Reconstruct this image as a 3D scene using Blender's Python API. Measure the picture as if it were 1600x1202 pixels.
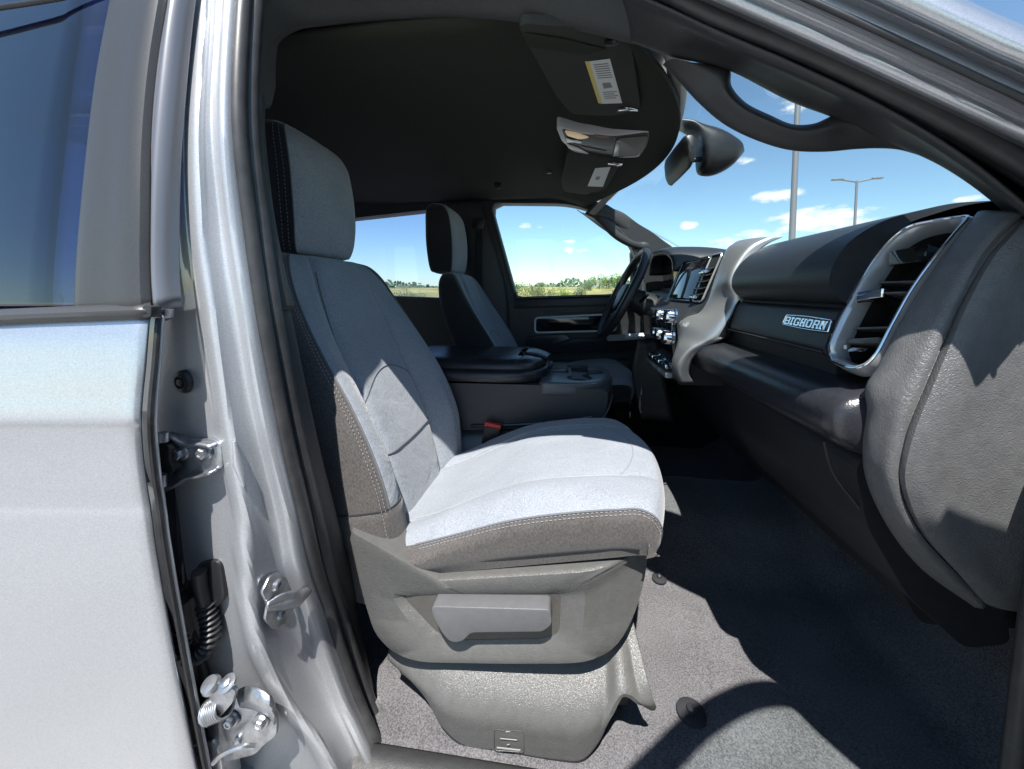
import bpy, bmesh, math, random
from mathutils import Vector, Matrix
for o in list(bpy.data.objects): bpy.data.objects.remove(o)
R = math.radians
random.seed(7)
scene = bpy.context.scene
# ------------------------------------------------------------ camera (truck axes: X forward, Y to the driver side, Z up, cab floor z=0)
FPX, PITCH, YAW, ZC = 600.0, R(3.4), R(7.6), .82
V0 = 455 + FPX*math.tan(PITCH)
cam = bpy.data.cameras.new('Camera'); camo = bpy.data.objects.new('Camera', cam)
scene.collection.objects.link(camo); scene.camera = camo
camo.location = (0, 0, ZC); camo.rotation_euler = (R(90)-PITCH, 0, YAW)
cam.sensor_width = 36; cam.lens = FPX/1600*36; cam.shift_y = (V0-601)/1600
cam.clip_start = .02; cam.clip_end = 3000
# ------------------------------------------------------------ light
to_sun = Vector((0, -.55, 1)).normalized()
w = bpy.data.worlds.new('World'); scene.world = w; w.use_nodes = True
nt = w.node_tree; nt.nodes.clear()
SKY_STRENGTH, SUN_STRENGTH, EXPOSURE = .10, 5.0, .95
out = nt.nodes.new('ShaderNodeOutputWorld'); bg = nt.nodes.new('ShaderNodeBackground')
bg.inputs['Strength'].default_value = SKY_STRENGTH
sky = nt.nodes.new('ShaderNodeTexSky'); sky.sky_type = 'NISHITA'; sky.sun_disc = False
sky.sun_elevation = math.asin(to_sun.z); sky.sun_rotation = math.atan2(to_sun.x, to_sun.y)
sky.air_density = 1.0; sky.dust_density = .3; sky.ozone_density = 1.4; sky.altitude = 300
nt.links.new(bg.outputs[0], out.inputs[0])
sun = bpy.data.lights.new('sun', 'SUN'); sun.energy = SUN_STRENGTH; sun.angle = R(.5); sun.color = (1, .965, .91)
suno = bpy.data.objects.new('sun', sun); scene.collection.objects.link(suno)
suno.rotation_euler = to_sun.to_track_quat('Z', 'Y').to_euler()
vs = scene.view_settings; vs.view_transform = 'Standard'; vs.look = 'None'; vs.gamma = 1; vs.exposure = EXPOSURE; vs.use_curve_mapping = False
scene.render.engine = 'CYCLES'; scene.cycles.max_bounces = 10; scene.cycles.transparent_max_bounces = 16

# ------------------------------------------------------------ rays of the survey: a point at a known distance behind an image position
_c, _s, _cy, _sy = math.cos(PITCH), math.sin(PITCH), math.cos(YAW), math.sin(YAW)
def ray(u, v):
    d = (u-800)/FPX; e = (V0-v)/FPX; h = _c+e*_s
    return Vector((d*_cy-h*_sy, d*_sy+h*_cy, -_s+e*_c))
O = Vector((0, 0, ZC))
def P(u, v, Y): r = ray(u, v); return O + r*(Y/r.y)
def PX(u, v, X): r = ray(u, v); return O + r*(X/r.x)
def PZ(u, v, Z=0): r = ray(u, v); return O + r*((Z-ZC)/r.z)
YC = 1.37                                    # centre line of the cab
def mirY(p): return Vector((p.x, 2*YC-p.y, p.z))

# clouds belong to the sky: soft fair-weather puffs at fixed directions
def clouds():
    N = nt.nodes; L = nt.links
    tc = N.new('ShaderNodeTexCoord')
    nz = N.new('ShaderNodeTexNoise'); nz.inputs['Scale'].default_value = 26; nz.inputs['Detail'].default_value = 7; nz.inputs['Roughness'].default_value = .6
    mp = N.new('ShaderNodeMapping'); mp.inputs['Scale'].default_value = (1, 1, 2.6)
    L.new(tc.outputs['Generated'], mp.inputs[0]); L.new(mp.outputs[0], nz.inputs['Vector'])
    total = None
    def M(op, a, b=None, clamp=False):
        n = N.new('ShaderNodeMath'); n.operation = op; n.use_clamp = clamp
        for i, x in enumerate((a, b)):
            if x is None: continue
            if isinstance(x, (int, float)): n.inputs[i].default_value = x
            else: L.new(x, n.inputs[i])
        return n.outputs[0]
    for (u, v, du, dv, k) in [(1214, 305, 46, 15, 1), (1280, 345, 95, 30, 1), (1185, 368, 45, 14, .9), (1075, 352, 22, 8, 1), (1515, 310, 26, 8, 1),
                              (822, 353, 20, 6, .9), (842, 354, 14, 5, .8), (890, 379, 14, 6, .9), (889, 391, 11, 7, .9), (908, 391, 16, 5, .6), (640, 430, 12, 5, .6),
                              (1240, 160, 36, 26, .8), (1160, 250, 24, 12, .6), (1150, 378, 60, 12, .8)]:
        c = ray(u, v).normalized(); t = Vector((c.y, -c.x, 0)).normalized(); b = t.cross(c)
        sub = N.new('ShaderNodeVectorMath'); sub.operation = 'SUBTRACT'; L.new(tc.outputs['Generated'], sub.inputs[0]); sub.inputs[1].default_value = c
        ds = []
        for ax, px in ((t, du), (b, dv)):
            dt = N.new('ShaderNodeVectorMath'); dt.operation = 'DOT_PRODUCT'; L.new(sub.outputs[0], dt.inputs[0])
            dt.inputs[1].default_value = ax*(1/(px/FPX*(ray(u, v).length**-1.3)))
            ds.append(dt.outputs['Value'])
        rr = M('ADD', M('MULTIPLY', ds[0], ds[0]), M('MULTIPLY', ds[1], ds[1]))
        m = M('MULTIPLY', M('SUBTRACT', 1, rr, True), k)
        total = m if total is None else M('MAXIMUM', total, m)
    x = M('MULTIPLY', M('SUBTRACT', M('ADD', M('MULTIPLY', total, .50), M('MULTIPLY', nz.outputs[0], 1.25)), .80), 3.6, True)
    x = M('MULTIPLY', x, M('MULTIPLY', total, 2.2, True))
    mix = N.new('ShaderNodeMixRGB'); L.new(x, mix.inputs[0]); wb = N.new('ShaderNodeMixRGB'); wb.blend_type = 'MULTIPLY'; wb.inputs[0].default_value = 1; wb.inputs[2].default_value = (.91, 1.04, 1.04, 1); L.new(sky.outputs[0], wb.inputs[1]); L.new(wb.outputs[0], mix.inputs[1]); mix.inputs[2].default_value = (6.6, 6.7, 6.9, 1)
    L.new(mix.outputs[0], bg.inputs['Color'])
clouds()

# ------------------------------------------------------------ helpers
C = scene.collection
WORLD = {}
def place(o, centre, parent):
    WORLD[o.name] = Vector(centre)
    if parent is not None:
        o.parent = parent; o.location = Vector(centre) - WORLD[parent.name]
    else: o.location = centre
def thing(name, label, cat, loc, group=None):
    o = bpy.data.objects.new(name, None); C.objects.link(o); o.empty_display_size = .1
    o['label'] = label; o['category'] = cat
    if group: o['group'] = group
    place(o, loc, None); return o
def tag(o, label, cat, group=None):
    o['label'] = label; o['category'] = cat
    if group: o['group'] = group
    return o
def obj(name, verts, faces, mat, parent=None, smooth=True, sharp=38, solid=0, offset=0, subs=0, bevel=0):
    verts = [Vector(v) for v in verts]
    lo = Vector([min(v[i] for v in verts) for i in range(3)]); hi = Vector([max(v[i] for v in verts) for i in range(3)])
    c = (lo+hi)/2
    me = bpy.data.meshes.new(name); me.from_pydata([v-c for v in verts], [], faces); me.update()
    me.materials.append(mat)
    if smooth:
        me.polygons.foreach_set('use_smooth', [True]*len(me.polygons))
        if sharp: me.set_sharp_from_angle(angle=R(sharp))
    o = bpy.data.objects.new(name, me); C.objects.link(o); place(o, c, parent)
    if subs: m = o.modifiers.new('s', 'SUBSURF'); m.levels = m.render_levels = subs
    if solid: m = o.modifiers.new('t', 'SOLIDIFY'); m.thickness = solid; m.offset = offset
    if bevel: m = o.modifiers.new('b', 'BEVEL'); m.width = bevel; m.segments = 2; m.limit_method = 'ANGLE'
    return o
def from_bm(name, bm, mat, parent=None, smooth=True, sharp=38):
    bmesh.ops.recalc_face_normals(bm, faces=bm.faces)
    vs_ = [v.co.copy() for v in bm.verts]; bm.verts.index_update()
    fs = [[v.index for v in f.verts] for f in bm.faces]; bm.free()
    return obj(name, vs_, fs, mat, parent, smooth, sharp)
def cr(pts, n, closed=False):
    """smooth curve through the points, n samples"""
    p = [Vector(q) for q in pts]
    if closed: p = p+[p[0]]
    t = [0.0]
    for a, b in zip(p, p[1:]): t.append(t[-1]+max((b-a).length, 1e-6)**.75)
    k = len(p); m = []
    for i in range(k):
        if closed:
            a, b, c_ = p[(i-1) % (k-1)] if i else p[k-2], p[i], p[i+1] if i < k-1 else p[1]
            ta = t[i]-t[i-1] if i else t[k-1]-t[k-2]; tb = t[i+1]-t[i] if i < k-1 else t[1]-t[0]
        elif i == 0: m.append((p[1]-p[0])/(t[1]-t[0])); continue
        elif i == k-1: m.append((p[i]-p[i-1])/(t[i]-t[i-1])); continue
        else: a, b, c_, ta, tb = p[i-1], p[i], p[i+1], t[i]-t[i-1], t[i+1]-t[i]
        m.append(((c_-b)/tb*ta+(b-a)/ta*tb)/(ta+tb))
    res = []; j = 0
    for s in range(n):
        x = t[-1]*s/((n-1) if not closed else n)
        while j < k-2 and x > t[j+1]: j += 1
        h = t[j+1]-t[j]; q = (x-t[j])/h; q2, q3 = q*q, q*q*q
        res.append(p[j]*(2*q3-3*q2+1)+m[j]*h*(q3-2*q2+q)+p[j+1]*(-2*q3+3*q2)+m[j+1]*h*(q3-q2))
    return res
def sect(rows, nu, nv, closed=False):
    rs = [cr(r, nu, closed) for r in rows]
    cols = [cr([r[i] for r in rs], nv) for i in range(nu)]
    return [[cols[i][j] for i in range(nu)] for j in range(nv)]
def grid_faces(nv, nu, closed=False):
    f = []
    for j in range(nv-1):
        for i in range(nu if closed else nu-1):
            a, b = j*nu+i, j*nu+(i+1) % nu
            f.append((a, b, b+nu, a+nu))
    return f
def patch(name, rows, mat, parent=None, nu=24, nv=24, closed=False, cap=False, raw=False, **kw):
    g = rows if raw else sect(rows, nu, nv, closed)
    nv = len(g); nu = len(g[0]); f = grid_faces(nv, nu, closed)
    if cap: f += [tuple(range(nu))[::-1], tuple(range((nv-1)*nu, nv*nu))]
    return obj(name, [p for r in g for p in r], f, mat, parent, **kw)
def frames(path):
    out = []; up = None
    for i in range(len(path)):
        t = (path[min(i+1, len(path)-1)]-path[max(i-1, 0)]).normalized()
        if up is None: up = t.orthogonal().normalized()
        up = (up-t*up.dot(t)).normalized(); out.append((t, up, t.cross(up)))
    return out
def tube_data(path, r, seg=10):
    vs_, fs = [], []; n = len(path)
    for i, (p, (t, a, b)) in enumerate(zip(path, frames(path))):
        rr = r[i] if isinstance(r, (list, tuple)) else r
        for k in range(seg):
            q = 2*math.pi*k/seg; vs_.append(p+a*math.cos(q)*rr+b*math.sin(q)*rr)
    fs = grid_faces(n, seg, True)+[tuple(range(seg))[::-1], tuple(range((n-1)*seg, n*seg))]
    return vs_, fs
def tube(name, pts, r, mat, parent=None, n=None, seg=10, **kw):
    path = cr(pts, n) if n else [Vector(p) for p in pts]
    if isinstance(r, (list, tuple)) and len(r) != len(path):
        m_ = len(r)-1; r = [r[min(int(i*m_/(len(path)-1)), m_-1)]*(1-(i*m_/(len(path)-1)-min(int(i*m_/(len(path)-1)), m_-1)))+r[min(int(i*m_/(len(path)-1)), m_-1)+1]*(i*m_/(len(path)-1)-min(int(i*m_/(len(path)-1)), m_-1)) for i in range(len(path))]
    v, f = tube_data(path, r, seg); return obj(name, v, f, mat, parent, **kw)
def slab(name, outline, off, mat, parent=None, bevel=.003, seg=2, n=0, sharp=38):
    """outline polygon in space swept along off, all edges rounded"""
    pts = cr(outline, n, True) if n else [Vector(p) for p in outline]
    bm = bmesh.new(); a = [bm.verts.new(p) for p in pts]; b = [bm.verts.new(p+Vector(off)) for p in pts]
    k = len(pts); fa = bm.faces.new(a); fb = bm.faces.new(b[::-1])
    for i in range(k): bm.faces.new((a[i], b[i], b[(i+1) % k], a[(i+1) % k]))
    bmesh.ops.recalc_face_normals(bm, faces=bm.faces)
    if bevel:
        es = [e for e in bm.edges if e.calc_face_angle(0) > R(22)]
        bmesh.ops.bevel(bm, geom=es, offset=bevel, segments=seg, affect='EDGES', profile=.5, clamp_overlap=True)
    return from_bm(name, bm, mat, parent, sharp=sharp)
def box(name, c, size, mat, parent=None, bevel=.004, seg=2, rot=None):
    c = Vector(c); s = Vector(size)/2; M3 = rot if rot is not None else Matrix.Identity(3)
    q = [c+M3@Vector((x*s.x, y*s.y, -s.z)) for x, y in ((-1, -1), (1, -1), (1, 1), (-1, 1))]
    return slab(name, q, M3@Vector((0, 0, 2*s.z)), mat, parent, bevel, seg)
def lathe(name, prof, base, axis, mat, parent=None, seg=24, hexa=False):
    ax = Vector(axis).normalized(); a = ax.orthogonal().normalized(); b = ax.cross(a); vs_ = []; base = Vector(base)
    for r, h in prof:
        for k in range(seg):
            q = 2*math.pi*k/seg; vs_.append(base+ax*h+a*math.cos(q)*r+b*math.sin(q)*r)
    n = len(prof); f = grid_faces(n, seg, True)+[tuple(range(seg))[::-1], tuple(range((n-1)*seg, n*seg))]
    return obj(name, vs_, f, mat, parent)
def ring(name, loops, mat, parent=None, cap=True, **kw):
    """closed loops of equal count joined one to the next; the last may be capped"""
    n = len(loops[0]); vs_ = [p for l in loops for p in l]; f = grid_faces(len(loops), n, True)
    if cap: f.append(tuple(range((len(loops)-1)*n, len(loops)*n)))
    return obj(name, vs_, f, mat, parent, **kw)
def polar(outline, centre, axes, n):
    """resample a star-shaped outline by angle about centre; axes are two in-plane unit vectors"""
    c = Vector(centre); a, b = axes; pts = [Vector(p) for p in outline]; q = [((p-c).dot(a), (p-c).dot(b)) for p in pts]; res = []
    k = len(pts)
    for i in range(n):
        th = 2*math.pi*i/n; dx, dy = math.cos(th), math.sin(th); best = None
        for j in range(k):
            (x1, y1), (x2, y2) = q[j], q[(j+1) % k]
            ex, ey = x2-x1, y2-y1; den = dx*ey-dy*ex
            if abs(den) < 1e-12: continue
            t = (x1*ey-y1*ex)/den; s = (x1*dy-y1*dx)/den
            if t > 0 and -1e-9 <= s <= 1+1e-9 and (best is None or t > best[0]): best = (t, pts[j].lerp(pts[(j+1) % k], s))
        res.append(best[1].copy() if best else c.copy())
    return res
def rounded(pts, r, n=4):
    """round the corners of a closed polygon"""
    pts = [Vector(p) for p in pts]; k = len(pts); res = []
    for i in range(k):
        p, a, b = pts[i], pts[i-1], pts[(i+1) % k]
        rr = r[i] if isinstance(r, (list, tuple)) else r
        da = min(rr, (a-p).length*.48); db = min(rr, (b-p).length*.48)
        A = p+(a-p).normalized()*da; B = p+(b-p).normalized()*db
        for j in range(n+1):
            t = j/n; res.append(A*(1-t)**2+p*2*t*(1-t)+B*t*t)
    return res
def cut(o, cutters):
    for c_ in cutters:
        m = o.modifiers.new('cut', 'BOOLEAN'); m.object = c_; m.operation = 'DIFFERENCE'; m.solver = 'EXACT'
    bpy.context.view_layer.update()
    dg = bpy.context.evaluated_depsgraph_get(); me = bpy.data.meshes.new_from_object(o.evaluated_get(dg))
    o.modifiers.clear(); o.data = me
    me.set_sharp_from_angle(angle=R(38))
    for c_ in cutters: bpy.data.objects.remove(c_)
def stitches(name, lines, mat, parent, length=.0048, gap=.0036, r=.0007):
    vs_, fs = [], []
    for pts in lines:
        acc = 0.0; i = 0; pos = 0.0; L_ = [0.0]
        for a, b in zip(pts, pts[1:]): L_.append(L_[-1]+(b-a).length)
        def at(s):
            for j in range(len(L_)-1):
                if s <= L_[j+1]: return pts[j].lerp(pts[j+1], (s-L_[j])/max(L_[j+1]-L_[j], 1e-9))
            return pts[-1]
        s = 0.0
        while s+length < L_[-1]:
            v, f = tube_data([at(s), at(s+length)], r, 5); k = len(vs_); vs_ += v; fs += [tuple(x+k for x in q) for q in f]; s += length+gap
    o = obj(name, vs_, fs, mat, parent); o['kind'] = 'stuff'; return o

# ------------------------------------------------------------ materials
def mat(name, base, rough=.5, metal=0, bump=None, var=None, coat=0, sheen=0, spec=.5, tint=None):
    """bump=(scale, strength, distance) ; var=(scale, amount) tone variation ; tint second colour of the variation"""
    m = bpy.data.materials.new(name); m.use_nodes = True; t = m.node_tree; b = t.nodes['Principled BSDF']
    b.inputs['Base Color'].default_value = (*base, 1); b.inputs['Roughness'].default_value = rough; b.inputs['Metallic'].default_value = metal
    b.inputs['Coat Weight'].default_value = coat; b.inputs['Coat Roughness'].default_value = .05; b.inputs['Specular IOR Level'].default_value = spec
    if sheen: b.inputs['Sheen Weight'].default_value = sheen; b.inputs['Sheen Roughness'].default_value = .6
    tc = t.nodes.new('ShaderNodeTexCoord')
    if var:
        n = t.nodes.new('ShaderNodeTexNoise'); n.inputs['Scale'].default_value = var[0]; n.inputs['Detail'].default_value = 4; n.inputs['Roughness'].default_value = .65
        t.links.new(tc.outputs['Object'], n.inputs[0])
        r = t.nodes.new('ShaderNodeValToRGB'); a = var[1]
        lo = [c*(1-a) for c in base]; hi = [min(1, c*(1+a)) for c in (tint or base)]
        r.color_ramp.elements[0].position = .32; r.color_ramp.elements[1].position = .68
        r.color_ramp.elements[0].color = (*lo, 1); r.color_ramp.elements[1].color = (*hi, 1)
        t.links.new(n.outputs[0], r.inputs[0]); t.links.new(r.outputs[0], b.inputs['Base Color'])
    if bump:
        n2 = t.nodes.new('ShaderNodeTexNoise'); n2.inputs['Scale'].default_value = bump[0]; n2.inputs['Detail'].default_value = 3
        t.links.new(tc.outputs['Object'], n2.inputs[0])
        bp = t.nodes.new('ShaderNodeBump'); bp.inputs['Strength'].default_value = bump[1]; bp.inputs['Distance'].default_value = bump[2]
        t.links.new(n2.outputs[0], bp.inputs['Height']); t.links.new(bp.outputs[0], b.inputs['Normal'])
    return m
def leather(name, base, rough, scale, strength, dist, var=.12):
    m = mat(name, base, rough, var=(60, var)); t = m.node_tree; b = t.nodes['Principled BSDF']; tc = [n for n in t.nodes if n.type == 'TEX_COORD'][0]
    vo = t.nodes.new('ShaderNodeTexVoronoi'); vo.feature = 'SMOOTH_F1'; vo.inputs['Scale'].default_value = scale; vo.inputs['Smoothness'].default_value = .35
    nz = t.nodes.new('ShaderNodeTexNoise'); nz.inputs['Scale'].default_value = scale*.5; nz.inputs['Detail'].default_value = 2
    mx = t.nodes.new('ShaderNodeVectorMath'); mx.operation = 'ADD'; sc = t.nodes.new('ShaderNodeVectorMath'); sc.operation = 'SCALE'; sc.inputs['Scale'].default_value = .012
    t.links.new(tc.outputs['Object'], nz.inputs[0]); t.links.new(nz.outputs['Color'], sc.inputs[0]); t.links.new(tc.outputs['Object'], mx.inputs[0]); t.links.new(sc.outputs[0], mx.inputs[1])
    t.links.new(mx.outputs[0], vo.inputs['Vector'])
    bp = t.nodes.new('ShaderNodeBump'); bp.invert = True; bp.inputs['Strength'].default_value = strength; bp.inputs['Distance'].default_value = dist
    t.links.new(vo.outputs['Distance'], bp.inputs['Height']); t.links.new(bp.outputs[0], b.inputs['Normal'])
    return m
def fabric(name, lo, hi, scale=700, stretch=(1, 1, .25), bump=.35, wr=None):
    m = bpy.data.materials.new(name); m.use_nodes = True; t = m.node_tree; b = t.nodes['Principled BSDF']
    b.inputs['Roughness'].default_value = .92; b.inputs['Specular IOR Level'].default_value = .2; b.inputs['Sheen Weight'].default_value = .25
    tc = t.nodes.new('ShaderNodeTexCoord'); mp = t.nodes.new('ShaderNodeMapping'); mp.inputs['Scale'].default_value = stretch
    t.links.new(tc.outputs['Object'], mp.inputs[0])
    n = t.nodes.new('ShaderNodeTexNoise'); n.inputs['Scale'].default_value = scale; n.inputs['Detail'].default_value = 3; n.inputs['Roughness'].default_value = .7; t.links.new(mp.outputs[0], n.inputs[0])
    n3 = t.nodes.new('ShaderNodeTexNoise'); n3.inputs['Scale'].default_value = 9; n3.inputs['Detail'].default_value = 3; t.links.new(tc.outputs['Object'], n3.inputs[0])
    ad = t.nodes.new('ShaderNodeMath'); ad.operation = 'MULTIPLY_ADD'; t.links.new(n3.outputs[0], ad.inputs[0]); ad.inputs[1].default_value = .22; t.links.new(n.outputs[0], ad.inputs[2])
    r = t.nodes.new('ShaderNodeValToRGB'); r.color_ramp.elements[0].position = .41; r.color_ramp.elements[1].position = .82
    r.color_ramp.elements[0].color = (*lo, 1); r.color_ramp.elements[1].color = (*hi, 1)
    t.links.new(ad.outputs[0], r.inputs[0]); t.links.new(r.outputs[0], b.inputs['Base Color'])
    bp = t.nodes.new('ShaderNodeBump'); bp.inputs['Strength'].default_value = bump; bp.inputs['Distance'].default_value = .0012
    t.links.new(n.outputs[0], bp.inputs['Height']); t.links.new(bp.outputs[0], b.inputs['Normal'])
    if wr:
        n4 = t.nodes.new('ShaderNodeTexNoise'); n4.inputs['Scale'].default_value = wr[0]; n4.inputs['Detail'].default_value = 3; n4.inputs['Distortion'].default_value = 1.2; t.links.new(tc.outputs['Object'], n4.inputs[0])
        b4 = t.nodes.new('ShaderNodeBump'); b4.inputs['Strength'].default_value = wr[1]; b4.inputs['Distance'].default_value = wr[2]; t.links.new(n4.outputs[0], b4.inputs['Height']); t.links.new(b4.outputs[0], bp.inputs['Normal'])
    return m
def glass(name, tint, gloss, rough=0):
    m = bpy.data.materials.new(name); m.use_nodes = True; t = m.node_tree; t.nodes.clear()
    o = t.nodes.new('ShaderNodeOutputMaterial'); tr = t.nodes.new('ShaderNodeBsdfTransparent'); tr.inputs[0].default_value = (*tint, 1)
    gl = t.nodes.new('ShaderNodeBsdfGlossy'); gl.inputs['Roughness'].default_value = rough; gl.inputs[0].default_value = (1, 1, 1, 1)
    lw_ = t.nodes.new('ShaderNodeLayerWeight'); lw_.inputs[0].default_value = .5; pw = t.nodes.new('ShaderNodeMath'); pw.operation = 'POWER'; pw.inputs[1].default_value = 5; t.links.new(lw_.outputs['Facing'], pw.inputs[0])
    fr = t.nodes.new('ShaderNodeMath'); fr.operation = 'MULTIPLY_ADD'; fr.inputs[1].default_value = .96; fr.inputs[2].default_value = .04; t.links.new(pw.outputs[0], fr.inputs[0])
    mu = t.nodes.new('ShaderNodeMath'); mu.operation = 'MULTIPLY'; mu.use_clamp = True
    mu.inputs[1].default_value = gloss; t.links.new(fr.outputs[0], mu.inputs[0])
    mx = t.nodes.new('ShaderNodeMixShader'); t.links.new(mu.outputs[0], mx.inputs[0]); t.links.new(tr.outputs[0], mx.inputs[1]); t.links.new(gl.outputs[0], mx.inputs[2])
    t.links.new(mx.outputs[0], o.inputs[0]); return m
def paint(name, base, rough, metal=.7):
    m = mat(name, base, rough, metal, coat=.9); t = m.node_tree; b = t.nodes['Principled BSDF']; tc = [n for n in t.nodes if n.type == 'TEX_COORD'][0]
    vo = t.nodes.new('ShaderNodeTexVoronoi'); vo.inputs['Scale'].default_value = 900; t.links.new(tc.outputs['Object'], vo.inputs['Vector'])
    r = t.nodes.new('ShaderNodeValToRGB'); r.color_ramp.elements[0].color = (*[c*.90 for c in base], 1); r.color_ramp.elements[1].color = (*[min(1, c*1.10) for c in base], 1)
    sp = t.nodes.new('ShaderNodeSeparateColor'); t.links.new(vo.outputs['Color'], sp.inputs[0]); t.links.new(sp.outputs[0], r.inputs[0]); t.links.new(r.outputs[0], b.inputs['Base Color'])
    nm = t.nodes.new('ShaderNodeBump'); nm.inputs['Strength'].default_value = .07; nm.inputs['Distance'].default_value = .0006
    t.links.new(vo.outputs['Color'], nm.inputs['Height']); t.links.new(nm.outputs[0], b.inputs['Normal'])
    return m
PAINT = paint('silver metallic paint', (.49, .50, .53), .30)
JAMB = paint('silver jamb paint', (.445, .455, .48), .45, .5)
APPL = mat('satin grey applique', (.058, .058, .06), .42, .3, bump=(900, .15, .0004), var=(500, .12))
RUBBER = mat('black rubber', (.018, .018, .02), .45, var=(90, .3))
SEAL = mat('grey door seal rubber', (.036, .036, .038), .42, bump=(500, .15, .0005), var=(40, .25))
TRIM = leather('charcoal grained plastic', (.034, .034, .035), .5, 420, .35, .0008)
TRIMD = leather('black grained plastic', (.022, .023, .026), .48, 420, .3, .0007)
DASHG = leather('dark grey grained dash plastic', (.12, .12, .122), .36, 470, .6, .0011)
PADB = leather('soft black dash pad', (.021, .023, .028), .42, 520, .3, .0006)
SHIELD = leather('mid grey grained seat plastic', (.105, .104, .101), .33, 480, .55, .0009, .08)
SHIELDD = leather('grey seat recess plastic', (.075, .071, .064), .38, 420, .35, .0007, .08)
HANDLE = leather('grey lever plastic', (.115, .116, .122), .42, 600, .4, .0006, .06)
LFAB = fabric('light grey heather cloth', (.175, .193, .226), (.335, .357, .392), 430, (1, 1, .4), .45, wr=(9, .6, .009))
DFAB = fabric('dark brown grey cloth', (.05, .045, .043), (.125, .115, .11), 380, (1, 1, .6))
BFAB = fabric('black seat cloth', (.012, .012, .014), (.03, .03, .034), 600)
THREAD = mat('pale grey thread', (.27, .27, .275), .8)
SEAM = mat('dark seam thread', (.12, .125, .135), .9)
HEADL = mat('black headliner cloth', (.036, .038, .031), .95, bump=(500, .3, .0008), var=(300, .2), spec=.2)
CARPET = fabric('charcoal carpet', (.042, .04, .043), (.20, .195, .207), 330, (1, 1, 1), .9)
SATIN = mat('satin silver trim', (.52, .52, .535), .28, .55)
CHROME = mat('bright chrome', (.78, .79, .80), .12, 1.0)
ZINC = mat('zinc plated steel', (.42, .43, .455), .34, .9, bump=(120, .2, .0006), var=(60, .25))
PIANO = mat('gloss black plastic', (.008, .008, .009), .12, coat=.4)
BLACK = mat('black plastic', (.012, .012, .013), .42)
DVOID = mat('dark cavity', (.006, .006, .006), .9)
VINYL = leather('black console vinyl', (.024, .025, .03), .27, 300, .3, .0007)
CONS = mat('charcoal console plastic', (.034, .034, .039), .45, bump=(700, .2, .0005), var=(60, .1))
SCREEN = mat('dark touch screen', (.01, .012, .016), .06, coat=1)
RED = mat('red release button', (.55, .03, .025), .35)
WHITE = mat('white sticker', (.72, .73, .70), .5)
YELLOW = mat('yellow sticker band', (.70, .56, .12), .5)
INK = mat('grey print', (.22, .22, .22), .6)
LAMPLIT = mat('glowing warm map lamp', (.8, .7, .5), .3); LAMPLIT.node_tree.nodes['Principled BSDF'].inputs['Emission Color'].default_value = (1, .62, .25, 1); LAMPLIT.node_tree.nodes['Principled BSDF'].inputs['Emission Strength'].default_value = .10
INSERT = mat('silver door insert', (.62, .62, .63), .4, .25)
SLAT = mat('dark grey vent slat', (.085, .085, .088), .3)
DECK = mat('satin grey cup deck', (.085, .088, .098), .28, var=(80, .08))
LAMPW = mat('frosted lamp lens', (.75, .73, .68), .3)
GCLEAR = glass('clear side glass', (.92, .965, .955), .6)
GWIND = glass('windshield glass', (.94, .975, .97), .5)
GTINT = glass('privacy glass', (.20, .22, .36), 2.5)
GDRV = glass('light privacy glass', (.74, .79, .89), .6)
MIRROR = mat('mirror glass', (.8, .8, .8), .02, 1)
SKIN2 = mat('grey exterior plastic', (.06, .06, .065), .55)
# ============================================================ ground
GZ = -.55
def concrete():
    m = mat('sunlit concrete', (.30, .295, .285), .85, bump=(14, .4, .02), var=(1.7, .16)); t = m.node_tree; b = t.nodes['Principled BSDF']
    ramp = [n for n in t.nodes if n.type == 'VALTORGB'][0]; tc = [n for n in t.nodes if n.type == 'TEX_COORD'][0]
    nz = t.nodes.new('ShaderNodeTexNoise'); nz.inputs['Scale'].default_value = .9; nz.inputs['Detail'].default_value = 5; t.links.new(tc.outputs['Object'], nz.inputs[0])
    ad = t.nodes.new('ShaderNodeVectorMath'); ad.operation = 'MULTIPLY_ADD'; t.links.new(nz.outputs['Color'], ad.inputs[0]); ad.inputs[1].default_value = (1.1, 1.1, 0); t.links.new(tc.outputs['Object'], ad.inputs[2])
    vo = t.nodes.new('ShaderNodeTexVoronoi'); vo.feature = 'DISTANCE_TO_EDGE'; vo.inputs['Scale'].default_value = .34; t.links.new(ad.outputs[0], vo.inputs['Vector'])
    rr = t.nodes.new('ShaderNodeValToRGB'); rr.color_ramp.elements[0].position = .0; rr.color_ramp.elements[1].position = .008
    rr.color_ramp.elements[0].color = (.25, .25, .25, 1); rr.color_ramp.elements[1].color = (1, 1, 1, 1); t.links.new(vo.outputs['Distance'], rr.inputs[0])
    mx = t.nodes.new('ShaderNodeMixRGB'); mx.blend_type = 'MULTIPLY'; mx.inputs[0].default_value = 1; t.links.new(ramp.outputs[0], mx.inputs[1]); t.links.new(rr.outputs[0], mx.inputs[2]); t.links.new(mx.outputs[0], b.inputs['Base Color'])
    return m
CONC = concrete()
g = obj('parking_lot', [(-60, -60, GZ), (60, -60, GZ), (60, 45, GZ), (-60, 45, GZ)], [(0, 1, 2, 3)], CONC, smooth=False); g['kind'] = 'structure'

# ============================================================ the truck: body shell, pillars, doors, glass, carpet
T = thing('pickup_truck', 'silver pickup truck seen through its open front passenger door', 'truck', (0, YC, GZ))

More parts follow.
